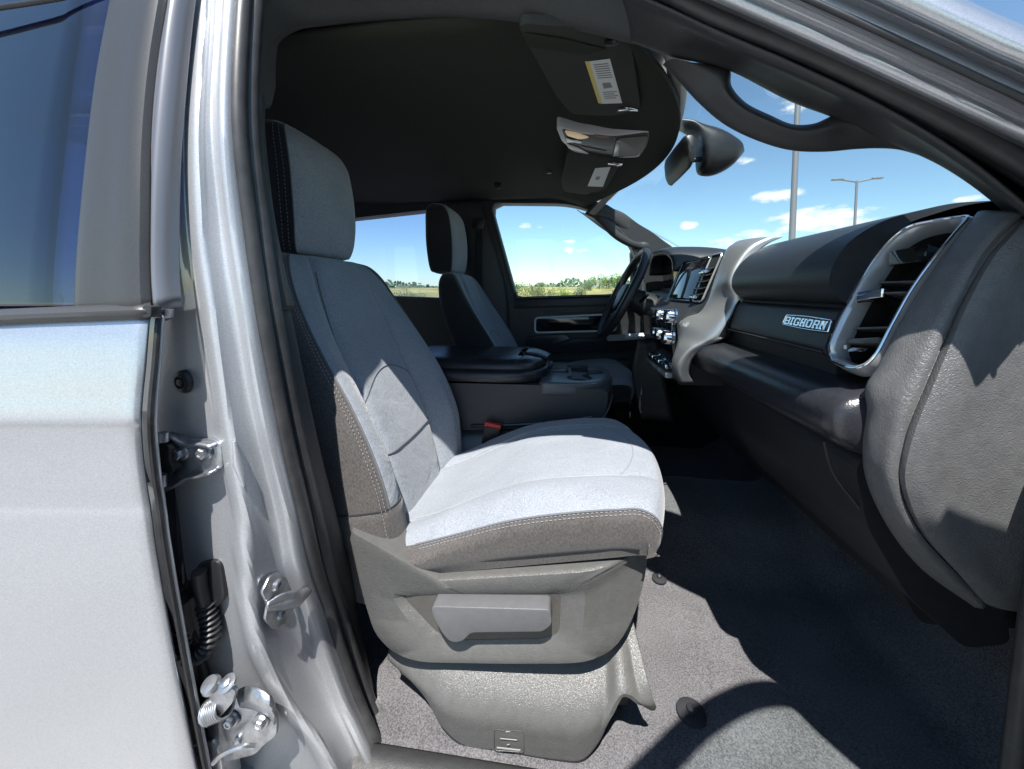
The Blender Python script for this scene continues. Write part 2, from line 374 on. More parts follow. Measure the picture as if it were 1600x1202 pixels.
# ---- rear passenger door (left edge of the picture)
SL = .0335
def doorrow(v, ur, Y, vl=None): 
    b = P(ur, v, Y); a = P(-70, v if vl is None else vl, Y-SL); f = a+(a-b).normalized()*.62; return [f, f.lerp(a, .5), a, a.lerp(b, .34), a.lerp(b, .67), a.lerp(b, .95), b]
rows = [doorrow(486, 236, .412, 501), doorrow(497, 235, .404, 508), doorrow(520, 233, .399), doorrow(570, 229, .393), doorrow(620, 224, .388), doorrow(648, 222, .385), doorrow(656, 222, .3846), doorrow(664, 222, .387), doorrow(700, 224, .392), doorrow(760, 231, .397),
        doorrow(784, 235, .3995), doorrow(793, 236.5, .3998), doorrow(800, 237, .3993), doorrow(812, 239, .3993), doorrow(830, 241, .4), doorrow(900, 252, .405), doorrow(1000, 270, .416), doorrow(1100, 289, .43), doorrow(1230, 315, .448)]
rows.append([p+Vector((0, .02, -.16)) for p in rows[-1]])
g_ = sect(rows, 24, 150)
door = patch('rear_door', g_, PAINT, T, raw=True, solid=.004, offset=-1)
door['label'] = 'silver rear passenger door with tinted window'
edge = [r[-1] for r in g_]
inn = Vector((.006, .010, 0))
tube('edge_seal', [p+Vector((.003, .007, 0)) for p in edge[4:]], .0032, RUBBER, door, seg=8)
patch('hem_flange', [[p+Vector((.002, .011, 0)) for p in edge[2:]], [p+Vector((.0032, .012, 0)) for p in edge[2:]], [p+Vector((.0, .0165, 0)) for p in edge[2:]], [p+Vector((-.08, .05, 0)) for p in edge[2:]]], JAMB, door, nu=100, nv=8, solid=.002)
# upper frame
gl_r = [(192, -70, .50), (182, 0, .482), (160, 120, .458), (141, 280, .432), (129, 420, .414), (126, 500, .408)]
ap_r = [(268, -70, .488), (257, 0, .470), (241, 100, .452), (230, 220, .434), (228, 350, .417), (228, 420, .411), (232, 492, .405)]
ws_r = [(300, -70, .490), (288, 0, .473), (276, 110, .455), (265, 250, .436), (262, 380, .422), (263, 440, .416), (267, 480, .412)]
glr = [P(*q) for q in gl_r]; apr = [P(*q) for q in ap_r]; wsr = [P(*q) for q in ws_r]
gn = 24; a = cr(glr, gn)
patch('window_glass', [[p+Vector((-.9, -.02, 0)), p+Vector((-.45, -.018, 0)), p+Vector((.004, .003, 0))] for p in a], GTINT, door, nu=12, nv=24, solid=.004)
b = cr(apr, gn)
patch('pillar_applique', [[p, p.lerp(q, .06)+Vector((0, -.003, 0)), p.lerp(q, .5)+Vector((0, -.005, 0)), q+Vector((0, -.003, 0)), q+Vector((.001, .004, 0))] for p, q in zip(a, b)], APPL, door, nu=16, nv=24, solid=.006, offset=-1)
b = cr(apr, gn); c_ = cr(wsr, gn)
patch('frame_weatherstrip', [[p+Vector((0, .006, 0)), p.lerp(q, .08)+Vector((0, -.004, 0)), p.lerp(q, .22)+Vector((0, 0, 0)), p.lerp(q, .34)+Vector((0, .002, 0)), p.lerp(q, .42)+Vector((0, -.003, 0)), p.lerp(q, .6)+Vector((0, -.007, 0)), p.lerp(q, .8)+Vector((0, -.004, 0)), p.lerp(q, .92)+Vector((0, .002, 0)), q+Vector((0, .014, 0))] for p, q in zip(b, c_)], mat('satin weatherstrip', (.20, .20, .215), .32, .5), door, nu=40, nv=30, solid=.003)
bm_ = [(-70, 491, 509), (60, 485, 503), (150, 481, 500), (225, 477, 497), (236, 476, 497)]
rows = []
bm_ = [(-70, 491, 509)]+bm_
for k, (u, v1, v2) in enumerate(bm_):
    yy = .401-SL*(1-(u+70)/306)
    rows.append([P(u, v1-2, yy+.012), P(u, v1, yy), P(u, (v1+v2)/2, yy-.007), P(u, v2-3, yy-.005), P(u, v2, yy+.002)])
rows[0] = [p+Vector((-.6, -.04, -.004)) for p in rows[0]]
patch('belt_moulding', rows, APPL, door, nu=10, nv=20, solid=.004)
slab('moulding_end_cap', rounded([P(222, 478, .392), P(236, 477, .392), P(236, 496, .392), P(222, 497, .392)], .004), (0, .012, 0), RUBBER, door, .0015)
slab('frame_clip', [P(240, 486, .42), P(258, 483, .42), P(257, 498, .42), P(244, 503, .42)], (0, .012, 0), ZINC, door, .001)
tube('window_top_seal', [P(-70, 22, .448)+Vector((-.6, -.02, -.03)), P(-70, 22, .448), P(0, 12, .456), P(60, 3, .463), P(110, -6, .47), P(170, -24, .478)], .0035, RUBBER, door, n=16)
# inner door body, so the door is a body and not a sheet
q = [(-1.35, .47), (-.555, .47), (-.555, .53), (-1.35, .53)]
slab('inner_panel', [Vector((x, y, -.25)) for x, y in q], (0, 0, 1.0), TRIMD, door, .004)

# ---- B-pillar
BP = [(-120, 300, 318, 332, 352, 372, 390, .53), (-20, 287, 309, 323, 343, 359, 375, .507), (60, 281, 304, 318, 338, 353, 367, .49), (200, 270, 294, 311, 331, 349, 364, .468), (350, 262, 297, 316, 343, 363, 380, .457), (490, 252, 318, 335, 360, 385, 400, .452),
      (600, 240, 336, 351, 377, 402, 420, .452), (700, 232, 352, 369, 395, 424, 440, .454), (800, 240, 370, 386, 418, 448, 464, .46), (880, 250, 374, 390, 430, 462, 482, .465),
      (950, 258, 378, 394, 452, 480, 504, .472), (1020, 272, 396, 411, 478, 505, 524, .48), (1100, 288, 438, 453, 512, 535, 551, .495), (1160, 302, 486, 500, 545, 562, 577, .51), (1250, 320, 528, 542, 580, 597, 616, .528)]
rows = []; flange = []
for v, gap, c2, c3, c4, c5, c6, Y in BP:
    rd = P(c3, v, Y); X = rd.x
    r = [P(gap-60, v, Y+.075), P(gap-22, v, Y+.05), P(gap+6, v, Y+.022), P(c2-(c2-gap)*.35, v, Y+.014), P(c2-6, v, Y+.006), P(c2, v, Y+.001), rd, PX(c3+8, v, X+.0), PX(c4, v, X+.004), PX((c4+c5)/2, v, X+.012), PX(c5-4, v, X+.024), PX(c5, v, X+.028), PX(c6, v, X+.031), PX(c6+22, v, X+.026)]
    rows.append(r); flange.append(PX(c6, v, X+.034))
pil = patch('door_pillar', rows, JAMB, T, nu=90, nv=130, solid=.003, offset=-1)
pil['label'] = 'silver painted centre door pillar'
# stamped bead and drain dimple in the jamb
tube('stamped_bead', [P(366, 690, .449), P(372, 725, .45), P(381, 760, .452)], [.002, .006, .002], JAMB, pil, n=3, seg=10)
def onp(u, v, dy=0):
    """a point on the pillar's outer face"""
    for k in range(len(BP)-1):
        if BP[k][0] <= v <= BP[k+1][0]:
            t = (v-BP[k][0])/(BP[k+1][0]-BP[k][0]); A = [x*(1-t)+y*t for x, y in zip(BP[k], BP[k+1])]
            s = max(0, min(1, (A[3]-u)/(A[3]-A[1]))); return P(u, v, A[7]+.02*s+dy)
# bump stop and plugs
c0 = onp(289, 596, .001)
lathe('bump_stop', [(.0165, 0), (.0165, -.0025), (.0145, -.006), (.0095, -.0075), (.008, -.0065), (.0065, -.0045), (.006, -.0045), (.005, -.0075), (.0005, -.008)], c0, (.15, 1, .05), RUBBER, T, 28)
for u, v in ((227, 651), (246, 793)):
    lathe('body_plug', [(.0045, 0), (.0045, -.003), (.003, -.005), (.0005, -.0055)], onp(u, v, .004), (0, 1, 0), ZINC, T, 14)
# ---- upper hinge of the rear door
def hexbolt(u, v, Y, parent, r=.0075, ax=(0, -1, 0), at=None):
    c = P(u, v, Y) if at is None else at
    h = lathe('bolt', [(r*1.45, 0), (r*1.5, .002), (r*1.35, .0035)], c, ax, ZINC, parent, 20)
    lathe('bolt_head', [(r, .003), (r, .009), (r*.8, .0105), (r*.45, .0105), (r*.4, .0095), (.0003, .0095)], c, ax, ZINC, parent, 6)
    return h
hin = slab('door_hinge', rounded([P(200, 700, .452), P(238, 684, .452), P(270, 678, .452), P(296, 688, .452), P(330, 686, .452), P(345, 694, .452), P(347, 732, .452), P(330, 740, .452), P(304, 742, .452), P(282, 756, .452), P(236, 768, .452), P(200, 772, .452)], .006, 3), (0, .006, 0), ZINC, T, .0012)
hin['label'] = 'upper zinc hinge with two bolts'
def flangestrip(name, pts, Y, dep, mt, par, th=.004):
    top = [P(u, v, Y) for u, v in pts]; path = cr(top, 24)
    patch(name, [[p for p in path], [p+Vector((0, -dep, 0)) for p in path]], mt, par, nu=24, nv=3, solid=th, offset=0)
flangestrip('hinge_flange', [(200, 706), (232, 690), (264, 677), (282, 681), (297, 691), (325, 690), (343, 694)], .456, .013, ZINC, hin)
flangestrip('hinge_flange', [(200, 776), (234, 766), (283, 755), (304, 741), (327, 738), (345, 731)], .456, .015, ZINC, hin)
slab('hinge_arm', rounded([P(206, 708, .435), P(252, 693, .435), P(264, 697, .435), P(264, 722, .435), P(272, 735, .435), P(262, 745, .435), P(206, 762, .435)], .004), (0, .012, 0), BLACK, hin, .002)
tube('hinge_pin', [P(252, 760, .428), P(252, 742, .428)], .006, ZINC, hin, seg=12)
for u, v in ((285, 707), (322, 706)): hexbolt(u, v, .4515, hin)
tube('hinge_pin', [P(255, 690, .426), P(255, 676, .426)], .006, ZINC, hin, seg=12)
# ---- lower hinge with check spring
h2 = slab('door_hinge', rounded([P(318, 1092, .472), P(345, 1088, .472), P(380, 1092, .472), P(418, 1102, .472), P(432, 1118, .472), P(432, 1150, .472), P(412, 1165, .472), P(398, 1180, .472), P(352, 1192, .472), P(326, 1180, .472)], .007, 3), (0, .006, 0), ZINC, T, .0015)
h2['label'] = 'lower zinc hinge with coil spring'
patch('hinge_cover', [[P(370, 1078, .470), P(395, 1072, .455), P(420, 1084, .452), P(428, 1100, .456)], [P(372, 1092, .466), P(395, 1090, .448), P(420, 1100, .446), P(430, 1115, .452)], [P(376, 1104, .468), P(398, 1108, .456), P(420, 1118, .454), P(430, 1132, .458)]], ZINC, h2, nu=14, nv=12, solid=.003)
for u, v in ((364, 1122), (411, 1124)): hexbolt(u, v, .471, h2, .0078)
slab('check_arm', rounded([P(318, 1072, .44), P(352, 1066, .44), P(368, 1082, .44), P(362, 1100, .44), P(334, 1132, .44), P(322, 1128, .44), P(332, 1102, .44)], .003), (0, .006, .0), ZINC, h2, .001)
lathe('pivot_cap', [(.0115, 0), (.012, -.003), (.010, -.009), (.0005, -.0095)], P(332, 1072, .442), (.12, .5, -.85), ZINC, h2, 20)
lathe('pivot_cap', [(.0105, 0), (.011, -.004), (.006, -.0045), (.006, -.009), (.003, -.0105), (.0005, -.0105)], P(357, 1069, .442), (.12, .5, -.85), ZINC, h2, 20)
A, B = P(326, 1113, .448), P(352, 1103, .448); ax = (B-A).normalized(); s1 = ax.orthogonal().normalized(); s2 = ax.cross(s1); turns = 8; pts = []
for k in range(turns*14+1):
    q = 2*math.pi*k/14; pts.append(A.lerp(B, k/(turns*14))+(s1*math.cos(q)+s2*math.sin(q))*.0135)
tube('coil_spring', pts, .0021, ZINC, h2, seg=7)
tube('spring_core', [A, B], .009, BLACK, h2, seg=12)
slab('check_bracket', rounded([P(298, 1168, .468), P(332, 1158, .468), P(344, 1178, .468), P(352, 1240, .468), P(318, 1240, .468)], .005), (0, .03, 0), ZINC, h2, .002)
tube('hinge_strap', [P(334, 1192, .45), P(352, 1176, .448), P(380, 1166, .455), P(398, 1166, .462)], .0035, ZINC, h2, n=12, seg=8)
lathe('hinge_rivet', [(.006, 0), (.006, -.004), (.0005, -.006)], P(372, 1157, .472), (0, 1, 0), ZINC, h2, 14)
# ---- wiring boot in the gap
path = cr([P(268, 930, .462), P(270, 965, .46), P(277, 1000, .458), P(292, 1022, .458), P(312, 1022, .462), P(327, 1004, .466), P(329, 975, .468), P(322, 945, .466), P(313, 912, .462), P(311, 893, .46)], 180)
rad = [(.0105+.0028*math.sin(i*1.05)) if 34 < i < 140 else .0095 for i in range(180)]
boot = tube('wiring_boot', path, rad, RUBBER, T, seg=14); boot['label'] = 'black ribbed rubber wiring boot'
slab('boot_housing', rounded([P(304, 884, .468), P(335, 876, .468), P(345, 884, .468), P(351, 935, .468), P(336, 953, .468), P(318, 950, .468)], .008), (0, .04, 0), BLACK, boot, .004)
slab('boot_collar', rounded([P(255, 930, .455), P(279, 926, .455), P(283, 952, .455), P(258, 956, .455)], .006), (0, .03, 0), RUBBER, boot, .003)
tube('wiring_cable', [P(265, 800, .50), P(282, 900, .50), P(300, 980, .49), P(318, 1050, .49), P(325, 1100, .495)], .006, RUBBER, T, n=24, seg=8)
tube('body_seal_strip', [P(256, 640, .49), P(262, 760, .49), P(272, 860, .49), P(296, 985, .495), P(322, 1060, .50), P(335, 1230, .51)], .007, RUBBER, T, n=40, seg=8)
# ---- door striker
XS = P(430, 950, .505).x+.002
def S(u, v, dx=0): return PX(u, v, XS)+Vector((dx, 0, 0))
stk = slab('door_striker', rounded([S(405, 925), S(417, 900), S(430, 893), S(448, 906), S(460, 928), S(456, 950), S(440, 975), S(424, 984), S(410, 968), S(414, 945)], .005), (.005, 0, 0), ZINC, T, .0015)
patch('latch_loop', [[S(412, 941, .005), S(424, 927, .014), S(440, 919, .026), S(452, 914, .028)], [S(410, 946, .006), S(424, 939, .018), S(442, 930, .03), S(456, 920, .032)], [S(412, 952, .005), S(428, 950, .016), S(442, 944, .024), S(454, 928, .028)]], ZINC, stk, nu=20, nv=10, solid=.006, offset=0)
for u, v in ((428, 914), (434, 958)):
    lathe('screw', [(.0085, .004), (.009, .006), (.007, .009), (.004, .0095), (.0035, .007), (.0004, .007)], S(u, v), (1, 0, 0), ZINC, stk, 18)

# ---- door opening seal all the way round: sill, pillar, roof rail, windshield pillar, front jamb
def sealpath(du, dY, low=True):
    pts = []
    for k, (v, gap, c2, c3, c4, c5, c6, Y) in reversed(list(enumerate(BP))):
        if v < -20: continue
        pts.append(PX(c6+du, v, P(c3, v, Y).x+.034))
    return pts
roof_u = [(400, -62, .585), (470, -95, .605), (620, -110, .62), (800, -100, .62), (950, -55, .60), (1100, 22, .575), (1250, 82, .555), (1400, 150, .535), (1520, 212, .52), (1620, 272, .51), (1750, 370, .50)]
def sealfull(du, dv):
    return sealpath(du, 0)+[P(u+du*.4, v+dv, Y+.012*(dv/14)) for u, v, Y in roof_u]
front_jamb = [Vector((.72, .49, .80)), P(1710, 650, .50), P(1645, 800, .50), P(1624, 900, .51), P(1608, 1010, .52), P(1594, 1120, .53), P(1580, 1230, .54)]
path = cr(sealfull(9, 0)+front_jamb, 300)
seal = tube('door_seal', path, .0115, SEAL, T, seg=14)
hinge_rows = cr(front_jamb, 30)
patch('hinge_pillar', [[p+Vector((.014, .004, 0)), p+Vector((.05, -.03, 0)), p+Vector((.30, -.055, 0))] for p in hinge_rows], JAMB, T, nu=10, nv=30, solid=.004)
patch('hinge_pillar_trim', [[p+Vector((.09, .09, 0)), p+Vector((.035, .04, 0)), p+Vector((.014, .007, 0))] for p in hinge_rows], TRIMD, T, nu=8, nv=30, solid=.004)
seal['label'] = 'grey rubber seal around the front door opening'
tube('seal_lip', cr(sealfull(27, 15), 220), .0125, SEAL, seal, seg=14)

# ---- inner trim: centre pillar and roof rail
lo = [(v, u) for v, u in ((1250, 655), (1160, 612), (1100, 590), (1020, 572), (950, 560), (880, 545), (800, 524), (700, 499), (600, 477), (490, 454), (440, 441))]
def c6at(v):
    for k in range(len(BP)-1):
        if BP[k][0] <= v <= BP[k+1][0]:
            t = (v-BP[k][0])/(BP[k+1][0]-BP[k][0]); return [x*(1-t)+y*t for x, y in zip(BP[k], BP[k+1])]
def trimrow(v, u):
    A_ = c6at(v); X = P(A_[3], v, A_[7]).x+.030; a = PX(A_[6]+20, v, X-.004); m = PX(u-4, v, X+.006); e = PX(u, v, X+.001); yy = e.y
    return [a+Vector((-.01, .01, 0)), a+Vector((0, .006, 0)), a.lerp(m, .5)+Vector((.003, 0, 0)), m, e+Vector((-.006, .006, 0)), e+Vector((-.06, .045, 0)), e+Vector((-.16, .06, 0))]
patch('lower_pillar_trim', [trimrow(v, u) for v, u in lo], TRIM, T, nu=24, nv=60, solid=.003)
up = [(484, 457), (440, 444), (350, 425), (270, 414), (200, 408), (150, 408)]
rows = []
for v, u in up:
    r = trimrow(v, u); rows.append([p+Vector((.005, 0, 0)) for p in r])
patch('upper_pillar_trim', rows, TRIM, T, nu=24, nv=40, solid=.004)
# roof rail trim: outer edge under the seal, inner edge facing the headliner
ro = [(392, 165, .585), (386, 110, .585), (392, 60, .59), (410, 20, .60), (450, -10, .615), (520, -40, .63), (650, -55, .64), (800, -50, .64), (920, -28, .632), (1000, -5, .62)]
ri = [(411, 170, .645), (413, 110, .645), (425, 66, .65), (455, 45, .66), (520, 35, .675), (600, 28, .685), (720, 24, .69), (820, 32, .69), (910, 46, .685), (992, 66, .675)]
O_ = cr([P(*q) for q in ro], 40); I_ = cr([P(*q) for q in ri], 40)
patch('roof_rail_trim', [[a+Vector((0, -.01, .02)), a, a.lerp(b, .35)+Vector((0, -.004, -.006)), a.lerp(b, .8)+Vector((0, -.002, -.008)), b, b+Vector((0, .012, .006)), b+Vector((0, .03, .05))] for a, b in zip(O_, I_)], mat('grey black cloth trim', (.055, .056, .056), .85, bump=(700, .3, .0006), var=(300, .15)), T, nu=26, nv=60, solid=.004)

# ---- windshield pillar trim with grab handle (passenger side, then mirrored on the driver side)
ao = [(972, -4, .605), (1040, 24, .59), (1130, 66, .575), (1250, 118, .56), (1400, 192, .545), (1520, 268, .53), (1640, 366, .52), (1760, 470, .51)]
ai = [(988, 66, .672), (1050, 88, .668), (1130, 106, .66), (1240, 160, .645), (1310, 186, .635), (1400, 226, .62), (1470, 258, .61), (1560, 322, .60), (1650, 420, .585), (1760, 540, .57)]
AO = cr([P(*q) for q in ao], 50); AI = cr([P(*q) for q in ai], 50)
hu = [(1062, 98, .668), (1110, 104, .664), (1134, 112, .66), (1137, 136, .66), (1158, 162, .66), (1200, 184, .655), (1240, 199, .65), (1272, 197, .64), (1306, 184, .633), (1350, 204, .628), (1400, 226, .62)]
hl = [(1035, 102, .68), (1062, 130, .685), (1090, 160, .685), (1130, 194, .685), (1180, 219, .68), (1235, 235, .672), (1290, 237, .66), (1335, 233, .65), (1370, 232, .642), (1400, 234, .63), (1440, 245, .62)]
HU = cr([P(*q) for q in hu], 60); HL = cr([P(*q) for q in hl], 60)
def apillar(f, parent, side):
    tr = patch('windshield_pillar_trim', [[f(p) for p in (a+Vector((-.012, -.008, .012)), a, a.lerp(b, .3)+Vector((0, -.006, 0)), a.lerp(b, .7)+Vector((0, -.006, 0)), b+Vector((0, -.001, 0)), b+Vector((.012, .012, .012)), b+Vector((.05, .01, .06)))] for a, b in zip(AO, AI)], TRIM, parent, nu=24, nv=70, solid=.003)
    patch('grab_handle', [[f(p) for p in (a+Vector((.012, .018, .01)), a+Vector((.002, -.002, .0)), a.lerp(b, .25)+Vector((-.002, -.014, -.001)), a.lerp(b, .6)+Vector((-.002, -.013, 0)), b+Vector((0, -.002, 0)), b+Vector((.01, .012, .006)), a.lerp(b, .5)+Vector((.022, .024, .012)))] for a, b in zip(HU, HL)], TRIM, tr, nu=30, nv=90, closed=True, cap=True)
    return tr
apillar(lambda p: p.copy(), T, 1)
apillar(mirY, T, -1)
# painted outside of the pillar with its gutter, above the seal
def bv(v, Y):
    return [P(u, v+(.75*max(0, (u-1630)/130))*(190-v)+.47*(u-1450)+.00006*(u-1450)**2, Y+(1450-u)*.00012) for u in (950, 1050, 1150, 1250, 1350, 1450, 1550, 1630, 1760)]
bands = [bv(v, Y) for v, Y in ((192, .565), (164, .535), (154, .508), (145, .49), (132, .486), (124, .495), (112, .495), (100, .488), (93, .472), (84, .466), (70, .468), (60, .478), (48, .478), (40, .462), (26, .453), (8, .45), (-10, .453), (-20, .462), (-24, .48))]
bands.append([p+Vector((.03, .045, -.01)) for p in bands[-1]])
for b_ in bands:
    for p in b_: p.z = min(p.z, 1.375); p.y = max(p.y, .545 if p.z > 1.37 else p.y)
patch('windshield_pillar', bands, PAINT, T, nu=40, nv=110, solid=.003)
# roof edge behind the pillar closes the corner towards the glass
lastb = bands[-1]; AIs = cr([P(*q) for q in ai], 9)
patch('pillar_return', [[a, a.lerp(b+Vector((.05, .015, .04)), .5), b+Vector((.05, .015, .04)), b+Vector((.04, .012, .02))] for a, b in zip(lastb, AIs)], PAINT, T, nu=10, nv=24, solid=.003)
tube('pillar_moulding', [p+Vector((0, -.002, 0)) for p in bv(88, .466)], .0035, SEAL, T, n=24)

# ---- roof, headliner, rear wall, floor pan
def hz(x, y):
    e = abs(y-YC)/.70; z = 1.335-.012*e**2-.012*max(0, e-.72)/.28
    if x > -.05: z -= .07*((x+.05)/.4)**2
    return z
xs = [-1.7+i*.08 for i in range(26)]; ys = [.695+j*(2.045-.695)/28 for j in range(29)]
def hx(x, y):                                         # front edge follows the bowed windshield header
    if x <= -.2: return x
    fe = .345-.26*((y-YC)/.7)**2; return -.2+(x+.2)/(.30+.2)*(fe+.2)
hl_ = patch('headliner', [[Vector((hx(x, y), y, hz(x, y))) for y in ys] for x in xs], HEADL, T, raw=True, solid=.01, offset=1)
patch('roof_panel', [[Vector((x, y, 1.40+.025*(1-((y-YC)/.8)**2)-(.09*max(0, x+.1)/.4))) for y in [.555+.0959*k for k in range(18)]] for x in [-1.75, -1.2, -.6, -.1, .1, .26]], PAINT, T, nu=20, nv=20, solid=.01)
for f in (lambda p: p, mirY):
    patch('roof_side', [[f(Vector((x, .56+d, 1.40+d*.4))), f(Vector((x, .54+d, 1.37+d*.4))), f(Vector((x, .545+d, 1.335+d*.4))), f(Vector((x, .59, 1.315))), f(Vector((x, .66, 1.33)))] for x, d in ((-1.75, 0), (-1, 0), (-.5, 0), (-.2, 0), (-.05, -.012), (.06, -.032), (.2, -.06))], PAINT, T, nu=14, nv=16, solid=.004)
# header trim strip along the windshield
hd = [(.155, .67, 1.215), (.21, .78, 1.262), (.262, .94, 1.290), (.325, 1.2, 1.302), (.34, YC, 1.304), (.325, 1.54, 1.302), (.262, 1.8, 1.29), (.21, 1.96, 1.262), (.155, 2.07, 1.215)]
patch('header_trim', [[Vector((x-.03, y, z+.006)), Vector((x, y, z-.004)), Vector((x+.008, y, z+.006)), Vector((x+.012, y, z+.02))] for x, y, z in hd], mat('pale header edge', (.28, .27, .25), .6), T, nu=8, nv=40, solid=.003)
# windshield glass, slightly bowed
rows = []
for k, (x, y, z) in enumerate(hd):
    e = (y-YC)/.70; bx = 1.16-.30*e*e; bz = .86; by = YC+(y-YC)*1.16
    a = Vector((x+.008, y, z+.018)); b = Vector((bx, by, bz)); rows.append([a, a.lerp(b, .33)+Vector((.02, 0, .035)), a.lerp(b, .67)+Vector((.02, 0, .035)), b])
patch('windshield', rows, GWIND, T, nu=20, nv=40, solid=.005)
patch('cowl', [[r[-1]+Vector((0, 0, .01)), r[-1]+Vector((.25, 0, -.02)), r[-1]+Vector((1.1, 0, -.08))] for r in rows], PAINT, T, nu=8, nv=30, solid=.01)
# carpet: flat floor with a toe board, ends at the sill
def fz(x, y):
    h = max(0, 1-((y-YC)/.27)**2); t = max(0, min(1, (x-.12)/.16)); return .13*h*h*(3-2*h)*t*t*(3-2*t) + fz0(x)
def fz0(x): return 0 if x < .72 else min(.55, (x-.72)*1.05*(1 if x > .8 else .6))
xs = [-1.6, -1.2, -.8, -.6, -.4, -.2, 0, .2, .4, .55, .65, .72, .76, .8, .9, 1.0, 1.15, 1.25]
CP = patch('carpet', [[Vector((x, y, fz(x, y)+.0015*math.sin(17*x+9*y))) for y in [.60+.0715*k for k in range(22)]] for x in xs], CARPET, T, nu=60, nv=90, solid=.012, offset=1, sharp=0)
CP['label'] = 'grey charcoal cab carpet'
for u, v, r in ((1080, 1114, .027), (1030, 905, .020)):
    f_ = lathe('carpet_fastener', [(r, .0), (r*.98, .004), (r*.6, .0065), (r*.34, .006), (r*.32, .012), (r*.2, .0145), (.0005, .0145)], PZ(u, v, .003), (0, 0, 1), CONS, CP, 28)
patch('door_sill', [[Vector((x, .608, .004)), Vector((x, .598, .010)), Vector((x, .58, .010)), Vector((x, .55, -.01)), Vector((x, .51, -.03)), Vector((x, .46, -.06)), Vector((x, .42, -.14))] for x in (-.5, -.2, 0, .3, .6, .95)], TRIM, T, nu=20, nv=12, solid=.004)
patch('carpet_edge', [[P(588, 1096, .66), P(600, 1125, .655), P(618, 1160, .65), P(650, 1186, .645), P(700, 1200, .64)], [P(592, 1088, .70), P(615, 1110, .69), P(640, 1140, .68), P(668, 1162, .67), P(700, 1180, .665)], [P(606, 1092, .73), P(630, 1106, .72), P(655, 1130, .71), P(680, 1150, .70), P(720, 1165, .69)]], CARPET, CP, nu=14, nv=10, solid=.004)
slab('rear_wall', [Vector((-1.72, .5, -.2)), Vector((-1.72, 2.24, -.2)), Vector((-1.72, 2.24, .80)), Vector((-1.72, .5, .80))], (-.05, 0, 0), TRIMD, T, .004)
for y0, y1 in ((.5, .72), (2.02, 2.24)): slab('rear_corner', [Vector((-1.72, y0, .80)), Vector((-1.72, y1, .80)), Vector((-1.72, y1, 1.36)), Vector((-1.72, y0, 1.36))], (-.05, 0, 0), TRIMD, T, .004)
slab('rear_glass', [Vector((-1.72, .72, .80)), Vector((-1.72, 2.02, .80)), Vector((-1.72, 2.02, 1.34)), Vector((-1.72, .72, 1.34))], (-.005, 0, 0), GTINT, T, 0)
slab('firewall', [Vector((1.22, .5, -.1)), Vector((1.22, 2.24, -.1)), Vector((1.22, 2.24, .86)), Vector((1.22, .5, .86))], (.04, 0, 0), TRIMD, T, .004)
# front fender side jamb below the windshield pillar (kick panel and hinge post)
patch('kick_panel', [[Vector((.70, .60, .02)), Vector((.80, .605, .3)), Vector((.86, .60, .6)), Vector((.80, .575, .88))], [Vector((1.25, .60, .02)), Vector((1.25, .60, .3)), Vector((1.25, .6, .6)), Vector((1.25, .59, .9))]], TRIMD, T, nu=12, nv=6, solid=.01)
patch('front_jamb', [[Vector((.98, .43, -.14)), Vector((.98, .43, .3)), Vector((.98, .44, .6)), Vector((.96, .46, .84))], [Vector((.96, .47, -.1)), Vector((.96, .47, .3)), Vector((.96, .48, .6)), Vector((.94, .49, .84))], [Vector((.95, .57, .0)), Vector((.95, .57, .3)), Vector((.95, .57, .6)), Vector((.94, .56, .84))]], JAMB, T, nu=14, nv=12, solid=.004)
patch('front_fender', [[Vector((.93, .425, -.2)), Vector((.94, .41, .3)), Vector((.94, .425, .6)), Vector((.92, .46, .82)), Vector((.93, .6, .86))], [Vector((1.9, .425, -.2)), Vector((1.9, .41, .3)), Vector((1.9, .425, .6)), Vector((1.9, .46, .8)), Vector((1.9, .7, .84))]], PAINT, T, nu=16, nv=6, solid=.004)

# ---- front passenger door, swung open beside the photographer (its frame and glass shade the floor)
hx0 = Vector((.98, .43, 0)); ang = R(41)
def D(x, y, z):
    d = Vector((x+.06, y, z))-hx0; return Vector((hx0.x+d.x*math.cos(ang)-d.y*math.sin(ang), hx0.y+d.x*math.sin(ang)+d.y*math.cos(ang), z))
fd = patch('front_door', [[D(x, .40+.03*abs(z-.5), z) for z in (-.25, .0, .3, .6, .80)] for x in (-.46, 0, .5, .90)], PAINT, T, nu=14, nv=10, solid=.10, offset=-1)
patch('door_trim', [[D(x, .515+.03*abs(z-.5), z) for z in (-.22, .0, .3, .6, .80)] for x in (-.42, 0, .5, .86)], TRIMD, fd, nu=14, nv=10, solid=.02)
fd['label'] = 'silver front passenger door standing open'
win = [D(-.44, .425, .80), D(-.47, .50, 1.02), D(-.48, .565, 1.2), D(-.44, .585, 1.25), D(-.2, .60, 1.268), D(.0, .60, 1.265), D(.13, .60, 1.252), D(.27, .575, 1.235), D(.335, .555, 1.20), D(.372, .535, 1.08), D(.42, .49, .92), D(.46, .445, .80)]
tube('window_frame', win, .024, BLACK, fd, n=80, seg=10)
A = cr(win[:5], 24); B = cr(win[4:][::-1], 24)
patch('window_glass', [[a, a.lerp(b, .5), b] for a, b in zip(A, B)], GCLEAR, fd, nu=8, nv=24, solid=.004)
la = cr([D(.335, .555, 1.20), D(.372, .535, 1.08), D(.42, .49, .92), D(.46, .445, .80)], 16); lb = cr([D(.37, .56, 1.205), D(.47, .54, 1.09), D(.64, .495, .94), D(.84, .445, .80)], 16)
patch('mirror_sail', [[a, a.lerp(b, .5), b] for a, b in zip(la, lb)], BLACK, fd, nu=6, nv=16, solid=.012)
